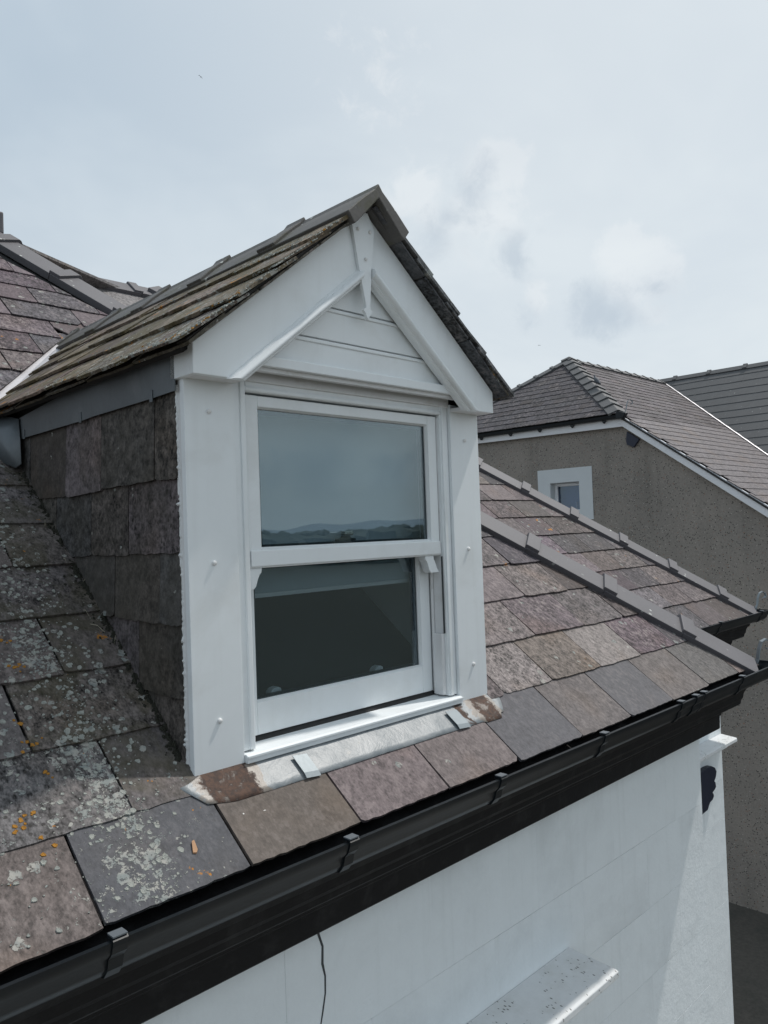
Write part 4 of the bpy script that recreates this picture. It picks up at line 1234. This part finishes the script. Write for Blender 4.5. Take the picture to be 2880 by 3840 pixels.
# ---------------- zinc apron below the sill
nx_, ny_ = 60, 6
outline_lo = [(0.009, -0.086), (0.30, -0.085), (0.62, -0.0835), (0.922, -0.085), (1.219, -0.092), (1.30, -0.06)]
vs, fs = [], []
rnd = random.Random(21)
for j in range(ny_ + 1):
    for i in range(nx_ + 1):
        t_ = i / nx_; s_ = j / ny_
        xlo = -0.008 + 1.238 * t_; xhi = -0.055 + 1.345 * t_
        x = xlo + (xhi - xlo) * min(1, s_ * 1.6)
        ylo = -0.0865 - (0.006 if t_ > 0.9 else 0)
        if t_ < 0.06: ylo = -0.086 + (0.06 - t_) / 0.06 * 0.012
        yv = ylo + (0.012 - ylo) * s_
        if t_ > 0.985: yv = max(yv, -0.075)
        wav = 0.0022 * math.sin(x * 23) + 0.0018 * math.sin(x * 51 + 1) + rnd.uniform(-0.0012, 0.0012)
        lift = 0.0225 - 0.0085 * s_ * s_ + wav * (0.12 + 0.5 * s_ * (1 - s_))
        vs.append(V((x, yv, yz(yv) + lift)))
for j in range(ny_):
    for i in range(nx_): q = j * (nx_ + 1) + i; fs.append((q, q + 1, q + nx_ + 2, q + nx_ + 1))
ap = mesh('zinc_apron', vs, fs, 'zinc_apron', DOR, smooth=True)
so = ap.modifiers.new('solid', 'SOLIDIFY'); so.thickness = 0.0015; so.offset = 1
for (x, w) in ((0.325, 0.026), (1.0, 0.030)):
    base = [(-0.030, 0.0265), (-0.045, 0.0275), (-0.066, 0.0290), (-0.082, 0.0305), (-0.093, 0.0265)]
    vs = []
    for (yy, hh) in base:
        for sx in (-w, w): vs.append(V((x + sx, yy, yz(yy) + hh + (0.005 if sx < 0 else 0))))
    fs = [(2 * i, 2 * i + 1, 2 * i + 3, 2 * i + 2) for i in range(4)]
    c_ = mesh('apron_clip', vs, fs, 'galvanised', DOR); so = c_.modifiers.new('solid', 'SOLIDIFY'); so.thickness = 0.002
# riser of the apron under the sill
box('apron_upstand', 0.10, 1.2, 0.042, 0.047, -0.66, -0.631, 'zinc_apron', DOR)

# ------------------------------------------------------------------ crusts of lichen standing on the slates
plain('lichen_pale', (0.335, 0.345, 0.315), 0.95, 0.45, 90, 0.9, dirt=(0.20, 0.215, 0.205), dirt_amt=0.8, dirt_scale=60)
plain('lichen_orange', (0.36, 0.17, 0.025), 0.95, 0.4, 90, 0.9)


def rosette(vs, fs, c, ex, eu, en, r, rr, hh=0.0016):
    n = 9; b = len(vs)
    w = [rr.uniform(0.65, 1.25) for _ in range(n)]
    for (s_, q) in ((1.0, 0.0), (0.78, 1.0), (0.35, 0.45)):
        for i in range(n):
            a = 2 * math.pi * i / n
            vs.append(c + ex * math.cos(a) * r * s_ * w[i] + eu * math.sin(a) * r * s_ * w[i] + en * hh * q)
    for k in range(2):
        for i in range(n): fs.append((b + k * n + i, b + k * n + (i + 1) % n, b + (k + 1) * n + (i + 1) % n, b + (k + 1) * n + i))
    fs.append(tuple(b + 2 * n + i for i in range(n)))


def lichen_field():
    rr = random.Random(77)
    pale, orange = ([], []), ([], [])
    eu = V((0, ca, sa_)); en = V((0, -sa_, ca)); ex = V((1, 0, 0))
    tails = [-0.281] + leftU

    def height(u):
        t_ = max([q for q in tails if q <= u], default=-0.281)
        ln, lf, th = (0.32, 0.014, 0.010) if t_ < -0.2 else (0.30, 0.0105, 0.007)
        return lf * (1 - (u - t_) / ln) + th + 0.0002
    for k in range(1700):
        u = rr.uniform(-0.27, 1.5)
        mode = rr.random()
        x = rr.gauss(-0.215, 0.05) if mode < 0.55 else rr.uniform(-0.75, -0.02)
        if x > -0.01 or (x > -0.1 and u > 0.0 and rr.random() < 0.7): continue
        if u < -0.04 and x > -0.09: continue
        r = 0.0016 + 0.0075 * rr.random() ** 2.8
        rosette(*pale, MF.p(x, u, height(u)), ex, eu, en, r, rr, 0.001 + r * 0.12)
    for k in range(34):                                   # orange clusters low on the left
        cx, cu_ = rr.choice([(-0.44, 0.0), (-0.42, 0.015), (-0.41, 0.05), (-0.34, 0.14), (-0.355, 0.235), (-0.375, 0.31), (-0.33, 0.50), (-0.30, 0.485), (-0.41, -0.06), (-0.32, 0.60)])
        u = cu_ + rr.gauss(0, 0.014); x = cx + rr.gauss(0, 0.014)
        rosette(*orange, MF.p(x, u, height(u)), ex, eu, en, rr.uniform(0.003, 0.007), rr, 0.0015)
    # crust along the verge and the course edges of the dormer's left slope
    f2 = DRF_L
    for k in range(900):
        row = rr.randrange(5); u = Ueave + 0.190 * row + (0.0 if row == 0 else 0.012) + abs(rr.gauss(0, 0.03))
        y_ = YV + abs(rr.gauss(0, 0.16)) if rr.random() < 0.8 else rr.uniform(YV, 1.1)
        if rr.random() < 0.35: y_ = YV + rr.uniform(0, 0.02); u = rr.uniform(Ueave, -0.2)
        if u > -0.2: continue
        t0 = Ueave + 0.190 * max(0, min(4, int((u - Ueave - 0.006) / 0.19)))
        h = 0.012 * (1 - (u - t0) / 0.26) + 0.0092
        tgt = orange if rr.random() < (0.20 if u < Ueave + 0.25 else 0.06) else pale
        rosette(*tgt, f2.p(y_, u, h), f2.ex, f2.eu, f2.en, rr.uniform(0.002, 0.0075), rr, rr.uniform(0.001, 0.004))
    o = mesh('pale_lichen', pale[0], pale[1], 'lichen_pale'); o['kind'] = 'stuff'; o['label'] = 'pale grey crusts of lichen on the slates left of the dormer'; o['category'] = 'lichen'
    o = mesh('orange_lichen', orange[0], orange[1], 'lichen_orange'); o['kind'] = 'stuff'; o['label'] = 'small orange patches of lichen on the left slates'; o['category'] = 'lichen'


lichen_field()

# ------------------------------------------------------------------ small litter on the slates
cp = V((-0.108, -0.165, 0)); cp.z = yz(cp.y) + 0.027
d1 = V((0.35, 0.75, 0.6)).normalized(); d2 = V((1, -0.3, -0.2)).normalized()
ch = mesh('wood_chip', *extr([cp, cp + d1 * 0.030, cp + d1 * 0.034 + d2 * 0.006, cp + d1 * 0.008 + d2 * 0.012, cp + d2 * 0.009], V((0, -0.3, 1)).normalized() * 0.004), 'wood_chip')
ch['label'] = 'tiny splinter of pale brown wood lying on the grey eave slate'; ch['category'] = 'wood chip'


def blob(name, x, yv, rx, ry, material, label, cat, hh=0.0022):
    n = 14; vs = []; rr = random.Random(int(x * 1000))
    c = V((x, yv, yz(yv) + 0.0225)); e2 = V((0, ca, sa_)); en = V((0, -sa_, ca))
    for k, (s, q) in enumerate(((1, 0.0), (0.7, 1.0))):
        for i in range(n):
            a = 2 * math.pi * i / n; w = rr.uniform(0.75, 1.2)
            vs.append(c + V((1, 0, 0)) * math.cos(a) * rx * s * w + e2 * math.sin(a) * ry * s * w + en * hh * q)
    fs = [(i, (i + 1) % n, n + (i + 1) % n, n + i) for i in range(n)] + [tuple(range(n, 2 * n))]
    o = mesh(name, vs, fs, material); o['label'] = label; o['category'] = cat
    return o


blob('paint_drop', 0.128, -0.128, 0.0055, 0.006, 'bird_lime', 'round white paint spot on the brown eave slate', 'paint spot')
blob('paint_drop', 0.068, -0.118, 0.003, 0.003, 'bird_lime', 'very small white speck left of the round paint spot', 'paint spot')
blob('bird_dropping', 0.105, -0.156, 0.012, 0.014, 'bird_lime', 'smeared white bird dropping low on the brown eave slate', 'bird dropping', 0.0012)

# ------------------------------------------------------------------ the roughcast neighbour
NB = thing('roughcast_house', 'brown roughcast house with half-hipped slate roof and white bargeboard beyond the hips', 'house', (14, 7, GROUND))
XN = 12.0; NS = 0.71635
RY, RZ = 7.47, 3.69


def vz(yv): return 1.896 + NS * (min(yv, 2 * RY - yv) - 4.964)        # top of the verge


hz = 1.99                                                            # level of the half-hip eave
ye = 4.964 + (hz - 1.896) / NS
yl = 2 * RY - ye
wy0, wy1 = -0.2, 2 * RY + 0.2
w0, w1 = (5.715, 0.076), (6.92, 1.08)                                 # painted surround
hol = (5.99, 0.205, 6.645, 0.818)                                     # opening y0 z0 y1 z1


def gable_piece(pts):
    v, f = extr([(XN, a, b) for a, b in pts], (0.3, 0, 0)); return v, f


under = 0.15
gp = [gable_piece([(wy0, GROUND), (hol[0], GROUND), (hol[0], vz(hol[0] if hol[0] < ye else ye) - under - 0.05), (ye - 0.1, hz - under - 0.08), (wy0, vz(wy0) - under)]),
      gable_piece([(hol[2], GROUND), (wy1, GROUND), (wy1, vz(wy1) - under), (yl, hz - under - 0.05), (hol[2], hz - under - 0.05)]),
      gable_piece([(hol[0], GROUND), (hol[2], GROUND), (hol[2], hol[1]), (hol[0], hol[1])]),
      gable_piece([(hol[0], hol[3]), (hol[2], hol[3]), (hol[2], hz - under - 0.05), (hol[0], hz - under - 0.05)])]
mesh('gable_wall', *join(gp), 'roughcast', NB)
box('back_mass', XN + 0.31, 26, wy0, wy1, GROUND, -1.0, 'roughcast', NB)
# painted window surround and the window
SR = node('window', NB, (XN, 6.3, 0.0))
sx0, sx1 = XN - 0.012, XN - 0.001
box('surround', sx0, sx1, w0[0], hol[0], w0[1], w1[1], 'paint_grey', SR)
box('surround', sx0, sx1, hol[2], w1[0], w0[1], w1[1], 'paint_grey', SR)
box('surround', sx0, sx1, hol[0], hol[2], hol[3], w1[1], 'paint_grey', SR)
box('surround', sx0, sx1, hol[0], hol[2], w0[1], hol[1], 'paint_grey', SR)
for (ya, yb2, za, zb2) in ((hol[0] + 0.001, hol[0] + 0.008, hol[1] + 0.008, hol[3] - 0.008), (hol[2] - 0.008, hol[2] - 0.001, hol[1] + 0.008, hol[3] - 0.008), (hol[0] + 0.001, hol[2] - 0.001, hol[3] - 0.0078, hol[3] - 0.001), (hol[0] + 0.001, hol[2] - 0.001, hol[1] + 0.001, hol[1] + 0.0078)):
    box('reveal', XN - 0.0105, XN + 0.19, ya, yb2, za, zb2, 'paint_grey', SR)
xw = XN + 0.14
t_ = 0.065
hol = (hol[0] + 0.009, hol[1] + 0.009, hol[2] - 0.009, hol[3] - 0.009)
fp = [boxg(xw, xw + 0.06, hol[0], hol[0] + t_, hol[1], hol[3]), boxg(xw, xw + 0.06, hol[2] - t_, hol[2], hol[1], hol[3]),
      boxg(xw + .001, xw + 0.059, hol[0] + t_, hol[2] - t_, hol[3] - t_, hol[3]), boxg(xw + .001, xw + 0.059, hol[0] + t_, hol[2] - t_, hol[1], hol[1] + t_)]
mesh('frame', *join(fp), 'fascia_white', SR, bevel=0.006)
box('pane', xw + 0.03, xw + 0.036, hol[0] + t_ - .01, hol[2] - t_ + .01, hol[1] + t_ - .01, hol[3] - t_ + .01, 'glass_far', SR)
box('blue_backing', xw + 0.2, xw + 0.21, hol[0] - 0.1, hol[2] + 0.1, hol[1] - 0.1, hol[3] + 0.1, 'backing_blue', SR)  # blue sheet added behind the pane, stands in for sky in the glass
box('trickle_vent', xw - 0.014, xw - 0.0005, hol[0] + 0.13, hol[2] - 0.13, hol[3] - 0.05, hol[3] - 0.02, 'fascia_white', SR)
box('bottle_on_sill', xw + 0.075, xw + 0.11, 6.19, 6.22, hol[1] + t_, hol[1] + 0.21, 'fascia_white', SR)

# white bargeboard down the verge, fascia below the half hip
bx0, bx1 = XN - 0.10, XN - 0.06
dpt = 0.205
prism = [(ye - 0.06, vz(ye - 0.06) - 0.005), (wy0 - 0.3, vz(wy0 - 0.3) - 0.005), (wy0 - 0.3, vz(wy0 - 0.3) - 0.005 - dpt), (ye - 0.02, vz(ye - 0.06) - dpt + 0.04)]
prism_yz('bargeboard', prism, bx0, bx1, 'fascia_white', NB, bevel=0.004)
prism_yz('fascia', [(ye - 0.1, hz - 0.18 - 0.075), (yl + 0.2, hz - 0.20), (yl + 0.2, hz - 0.06), (ye - 0.06, hz - 0.06)], bx0 + 0.003, bx1, 'fascia_white', NB, bevel=0.004)
prism_yz('soffit', [(wy0 - 0.3, vz(wy0 - 0.3) - 0.16), (ye, vz(ye) - 0.16), (ye, vz(ye) - 0.13), (wy0 - 0.3, vz(wy0 - 0.3) - 0.13)], bx1 + 0.001, XN - 0.001, 'fascia_white', NB)
prism_yz('purlin_end', [(4.95, 1.64), (4.72, 1.475), (4.83, 1.34), (4.96, 1.40), (4.975, 1.48)], XN - 0.058, XN - 0.001, 'navy_iron', NB, bevel=0.006)
# gutter of the half hip
gpf = [(0.0, 0.03), (0.0, -0.03), (0.02, -0.062), (0.05, -0.07), (0.08, -0.06), (0.095, -0.03), (0.10, 0.0), (0.09, 0.0), (0.085, -0.03), (0.05, -0.056), (0.01, -0.03), (0.01, 0.03)]
v, f = extr([(bx0 - 0.002 - d, ye - 0.12, hz - 0.045 + z) for d, z in gpf], (0, yl - ye + 0.3, 0))
GT = mesh('gutter', v, f, 'black_gutter', NB)
for yy in (5.35, 6.02, 6.75, 7.45, 8.2):
    prism_yz('gutter_bracket', [(yy - 0.05, hz - 0.10), (yy + 0.05, hz - 0.10), (yy, hz - 0.165)], bx0 - 0.06, bx0 - 0.003, 'black_gutter', GT)
prism_yz('gutter_stop_end', [(ye - 0.22, hz - 0.03), (ye - 0.1, hz + 0.01), (ye - 0.02, hz + 0.01), (ye - 0.02, hz - 0.12), (ye - 0.16, hz - 0.12)], bx0 - 0.11, bx0 - 0.002, 'black_gutter', NB, bevel=0.012)

# slate slopes
HFx = 0.0
hp_ = math.atan2(RZ - hz, 14.25 - (XN - 0.15))
HF = Frame((XN - 0.15, 0, hz), (0, 1, 0), (math.cos(hp_), 0, math.sin(hp_))); HF.en = V((-math.sin(hp_), 0, math.cos(hp_)))
HL = (RZ - hz) / math.sin(hp_)
HR = node('half_hip', NB, (XN, RY, hz))
halfw = RY - ye
cR = (-HL, halfw, -HL * (ye - 0.02)); cL = (HL, halfw, HL * (yl + 0.02))
# keep y >= ye + u/HL*halfw  ->  -HL*y + halfw*u <= -HL*ye
board('underlay', HF, [(ye, 0.0), (yl, 0.0), (RY, HL)], -0.05, 0.03, 'felt', HR)
k = 0
u = -0.04
while u < HL - 0.1:
    off = ye - 0.1 + (0.13 if k % 2 else 0.0)
    for i in range(20):
        ya = off + i * 0.262
        if ya > yl: break
        slate(HF, HR, ya + 0.003, ya + 0.259, u + random.uniform(-.003, .003), 0.27, 0.009, 0.012, mat_='slate_far', color=tuple(jit((0.075, 0.070, 0.077), 0.16)) + (0.06,), ragged=0.004, cuts=(cR, cL))  # darker slate colour here stands in for shade, face turned from the sun
    u += 0.205; k += 1
SF = Frame((XN - 0.12, RY, RZ), (1, 0, 0), (0, 1, NS)); SLn = math.hypot(1, NS)
SLO = node('main_slope', NB, (15, 5, 1))
XJ, ZJ = 18.96, 3.74                                  # junction with the cross roof
VS = 1.05                                             # slope of the cross roof
# valley on this slope: X = XJ - (ZJ - z)/VS, z = RZ + NS*(y-RY); in (x,u): z = RZ + eu.z*u
euz = SF.eu.z


def slope_cuts():
    # right of the hip: keep x >= hip line.  hip: from (XN-.15, ye) at hz to (14.25,RY); u=0 ridge
    uy = (ye - RY) * SLn
    x_at0 = 14.25 - SF.O.x; x_atb = (XN - 0.15) - SF.O.x
    dx = x_at0 - x_atb; du = 0 - uy
    # line x = x_atb + (u-uy)/du*dx ; keep x >= -> -x + dx/du*u <= -(x_atb - uy/du*dx)
    hipc = (-1.0, dx / du, -(x_atb - uy / du * dx))
    vall = (1.0, -euz / VS, (XJ - (ZJ - RZ) / VS) - SF.O.x + 0.0)
    return hipc, vall


hipc, vallc = slope_cuts()
rest_v, rest_f, cnt = [], [], 0
nrows = 34
cand = []
for k in range(nrows):
    u = -0.20 - 0.205 * k + 0.0
    off = (0.13 if k % 2 else 0.0)
    for i in range(28):
        xa = off + i * 0.262
        cand.append((xa, u))
vis = [c for c in cand]
board('underlay', SF, clip(clip([(0, -0.02), (7.6, -0.02), (7.6, -7.2), (0, -7.2)], *hipc), *vallc), -0.05, 0.03, 'felt', SLO)


def px(p):
    d = V(p) - CAM; z = d.dot(cf); return 1440 + 2900 * d.dot(cr) / z, 1920 - 2900 * d.dot(cu) / z, z


made = 0
for xa, u in cand:
    q = px(SF.p(xa + 0.13, u + 0.1))
    poly = [(xa, u), (xa + 0.262, u), (xa + 0.262, u + 0.27), (xa, u + 0.27)]
    for c in (hipc, vallc): poly = clip(poly, *c) if len(poly) > 2 else []
    if len(poly) < 3 or q[0] > 3100: continue
    if made < 296:
        o = slate(SF, SLO, xa + 0.003, xa + 0.259, u + random.uniform(-.003, .003), 0.27, 0.009, 0.012, mat_='slate_far', color=tuple(jit((0.100, 0.088, 0.095), 0.28)) + (random.uniform(0, 0.2),), ragged=0.004, cuts=(hipc, vallc))
        if o: made += 1
    else:
        if area(poly) < 0.002: continue
        n = len(poly); h_ = lambda a: 0.012 * (1 - (a[1] - u) / 0.27)
        vv = [SF.p(a[0], a[1], h_(a)) for a in poly] + [SF.p(a[0], a[1], h_(a) + 0.009) for a in poly]
        b = len(rest_v); rest_v += vv
        rest_f += [tuple(b + i for i in range(n))[::-1], tuple(b + n + i for i in range(n))] + [(b + i, b + (i + 1) % n, b + n + (i + 1) % n, b + n + i) for i in range(n)]
if rest_v:
    o = mesh('lower_slates', rest_v, rest_f, 'slate_far', SLO, color=(0.165, 0.150, 0.156, 0.1)); o['kind'] = 'stuff'
sheet('far_slope', [V((14.25, RY, RZ - 0.05)), V((XN - 0.1, yl, hz - 0.05)), V((XN - 0.1, wy1, vz(wy1))), V((22, wy1, vz(wy1))), V((22, RY, RZ - 0.05))], 'slate_far', NB)
# hip tiles and ridge tiles of the neighbour
NH = node('hip', NB, (XN, ye, hz))
hb = V((XN - 0.12, ye - 0.03, hz + 0.03)); ha = V((14.25, RY, RZ + 0.03)); hl = V((XN - 0.12, yl + 0.03, hz + 0.03))
nS = V((0, -NS, 1)).normalized(); nN = V((0, NS, 1)).normalized()
run_tiles(NH, hb, ha, perp_down(ha - hb, HF.en), perp_down(ha - hb, nS), 0.38, 0.0, wing=0.20, th=0.02, material='far_tile', collar_len=0.07, ch=0.03)
run_tiles(NH, hl, ha, perp_down(ha - hl, HF.en), perp_down(ha - hl, nN), 0.42, 0.0, wing=0.18, th=0.02, material='far_tile', collar_len=0.06, ch=0.02)
NR = node('ridge', NB, (16, RY, RZ))
run_tiles(NR, (14.2, RY, RZ + 0.03), (XJ, RY, RZ + 0.03), (0, -1, -NS), (0, 1, -NS), 0.45, 0.0, wing=0.18, th=0.02, material='far_tile', name='ridge_tile', collar_len=0.06, ch=0.02)
hi = hip_iron(hb + V((0.02, -0.08, -0.05)), 1.5, 'hip_iron', NB)

# pigeon on the hip
def pigeon(loc, s, head):
    secs = [(-0.20, -0.06, 0.012, 0.006), (-0.14, -0.015, 0.03, 0.016), (-0.08, 0.03, 0.05, 0.045), (-0.01, 0.075, 0.062, 0.066), (0.05, 0.115, 0.058, 0.062), (0.085, 0.155, 0.04, 0.042), (0.098, 0.195, 0.026, 0.028),
            (0.105, 0.225, 0.026, 0.027), (0.125, 0.243, 0.022, 0.021), (0.145, 0.24, 0.009, 0.009), (0.165, 0.234, 0.003, 0.004)]
    d = V((math.cos(head), math.sin(head), 0)); sd = V((-d.y, d.x, 0)); n = 12
    v, f = [], []
    for (x, z, w, h) in secs:
        for i in range(n):
            a = 2 * math.pi * i / n
            v.append(V(loc) + (d * (x + math.sin(a) * h * -0.5) + sd * math.cos(a) * w + V((0, 0, z + 0.055 + math.sin(a) * h * 0.85))) * s)
    for k in range(len(secs) - 1):
        for i in range(n): f.append((k * n + i, k * n + (i + 1) % n, (k + 1) * n + (i + 1) % n, (k + 1) * n + i))
    f.append(tuple(range(n))[::-1]); f.append(tuple((len(secs) - 1) * n + i for i in range(n)))
    for sg in (-1, 1):
        c = V(loc) + (d * 0.0 + sd * 0.025 * sg) * s
        b = len(v)
        for (zz, r) in ((0.0, 0.006), (0.09, 0.008)):
            for i in range(6):
                a = math.pi * i / 3; v.append(c + V((math.cos(a) * r, math.sin(a) * r, zz)) * s)
        for i in range(6): f.append((b + i, b + (i + 1) % 6, b + 6 + (i + 1) % 6, b + 6 + i))
    o = mesh('pigeon', v, f, 'pigeon_feather', None, smooth=True)
    return o


hd = (ha - hb).normalized()
pg = pigeon(hb + hd * 1.42 + V((0, 0, 0.075)), 0.72, 1.05); pg['label'] = 'grey pigeon perched on the right hip of the roughcast house'; pg['category'] = 'pigeon'

# cross roof behind: grey tiled slope with its ridge
CB = thing('grey_roofed_building', 'building behind with a plain dark grey tiled roof, far right', 'building', (20, 3, GROUND))
cc_, cs_ = 1 / math.hypot(1, VS), VS / math.hypot(1, VS)
CF = Frame((XJ, 0, ZJ + 0.02), (0, 1, 0), (cc_, 0, cs_)); CF.en = V((-cs_, 0, cc_))
CR = node('tiled_slope', CB, (18, 2, 1))
board('underlay', CF, [(-8, 0), (8, 0), (8, -5.5), (-8, -5.5)], -0.09, 0.06, 'felt', CR)
for k in range(20):
    u = -0.30 - 0.27 * k
    # one course of tiles, slightly uneven
    n = 40; v, f = [], []
    for i in range(n + 1):
        yv = -8 + 16.0 * i / n
        j_ = random.uniform(-0.008, 0.008)
        v += [CF.p(yv, u + j_, 0.010), CF.p(yv, u + j_, 0.024), CF.p(yv, u + 0.30, 0.014), CF.p(yv, u + 0.30, 0.0)]
    for i in range(n):
        b = 4 * i
        for j in range(4): f.append((b + j, b + (j + 1) % 4, b + 4 + (j + 1) % 4, b + 4 + j))
    f.append((0, 1, 2, 3)); f.append((4 * n + 3, 4 * n + 2, 4 * n + 1, 4 * n))
    oc = mesh('tile_course', v, f, 'far_tile', CR)
CRI = node('ridge', CB, (XJ, 2, ZJ))
run_tiles(CRI, (XJ, 8, ZJ + 0.05), (XJ, -8, ZJ + 0.05), (-cc_, 0, -cs_), (cc_, 0, -cs_), 0.9, 0.0, wing=0.16, th=0.02, material='far_tile', name='ridge_tile', collar_len=0.09, ch=0.03)
sheet('back_slope', [V((XJ, -8, ZJ)), V((XJ, 8, ZJ)), V((XJ + 5, 8, -1)), V((XJ + 5, -8, -1))], 'far_tile', CB)
box('wall', XJ - 3.8, XJ + 4, -7.8, -0.4, GROUND, -0.9, 'roughcast', CB)
# pale valley gutter between the two roofs
vs = []
for i in range(15):
    z = ZJ - 0.05 - 0.30 * i
    X = XJ - (ZJ - z) / VS; Y = RY + (z - RZ) / NS
    vs += [V((X - 0.03, Y + 0.0, z + 0.035)), V((X + 0.025, Y - 0.03, z + 0.04))]
fs = [(2 * i, 2 * i + 1, 2 * i + 3, 2 * i + 2) for i in range(14)]
vl = mesh('valley_gutter', vs, fs, 'valley_lead', NB); so = vl.modifiers.new('solid', 'SOLIDIFY'); so.thickness = 0.01

# ------------------------------------------------------------------ gulls in the sky
def gull(name, loc, span, a1, label):
    r_, u_ = cr, cu
    loc = V(loc)
    ax = (r_ * math.cos(a1) + u_ * math.sin(a1)); ay = (u_ * math.cos(a1) - r_ * math.sin(a1)); fw = cf
    prof = [(-1.0, -0.12), (-0.75, 0.06), (-0.45, 0.18), (-0.18, 0.05), (0.0, -0.02), (0.18, 0.05), (0.45, 0.18), (0.75, 0.04), (1.0, -0.22)]
    wid = [0.01, 0.06, 0.085, 0.10, 0.12, 0.10, 0.085, 0.06, 0.01]
    v, f = [], []
    for (x, z), w in zip(prof, wid):
        c = loc + ax * x * span / 2 + ay * z * span / 2
        t = 0.03 * span / 2
        v += [c + fw * w * span + ay * t, c - fw * w * span + ay * t, c - fw * w * span - ay * t, c + fw * w * span - ay * t]
    for i in range(len(prof) - 1):
        b = 4 * i
        for j in range(4): f.append((b + j, b + (j + 1) % 4, b + 4 + (j + 1) % 4, b + 4 + j))
    f.append((0, 1, 2, 3)); e = 4 * (len(prof) - 1); f.append((e + 3, e + 2, e + 1, e))
    # body
    n = 8; secs = [(-0.26, 0.01), (-0.15, 0.05), (0.0, 0.075), (0.13, 0.06), (0.2, 0.03), (0.25, 0.006)]
    b0 = len(v)
    bd = (fw * 0.75 - ax * 0.55 + ay * -0.1).normalized(); s1 = bd.cross(ay).normalized(); s2 = bd.cross(s1)
    for (x, r) in secs:
        for i in range(n):
            a = 2 * math.pi * i / n; v.append(loc + (bd * -x + s1 * math.cos(a) * r + s2 * math.sin(a) * r) * span)
    for k in range(len(secs) - 1):
        for i in range(n): f.append((b0 + k * n + i, b0 + k * n + (i + 1) % n, b0 + (k + 1) * n + (i + 1) % n, b0 + (k + 1) * n + i))
    o = mesh(name, v, f, 'gull_feather'); o['label'] = label; o['category'] = 'gull'
    return o


gull('gull', CAM + V((0.54197573, 0.851978, 0.59445482)) * 150, 1.05, math.radians(-41), 'gull flying high in the open sky, upper left')
gull('gull', CAM + V((0.84953748, 0.55773267, 0.23225925)) * 300, 1.2, math.radians(3), 'tiny far gull above the roughcast house')
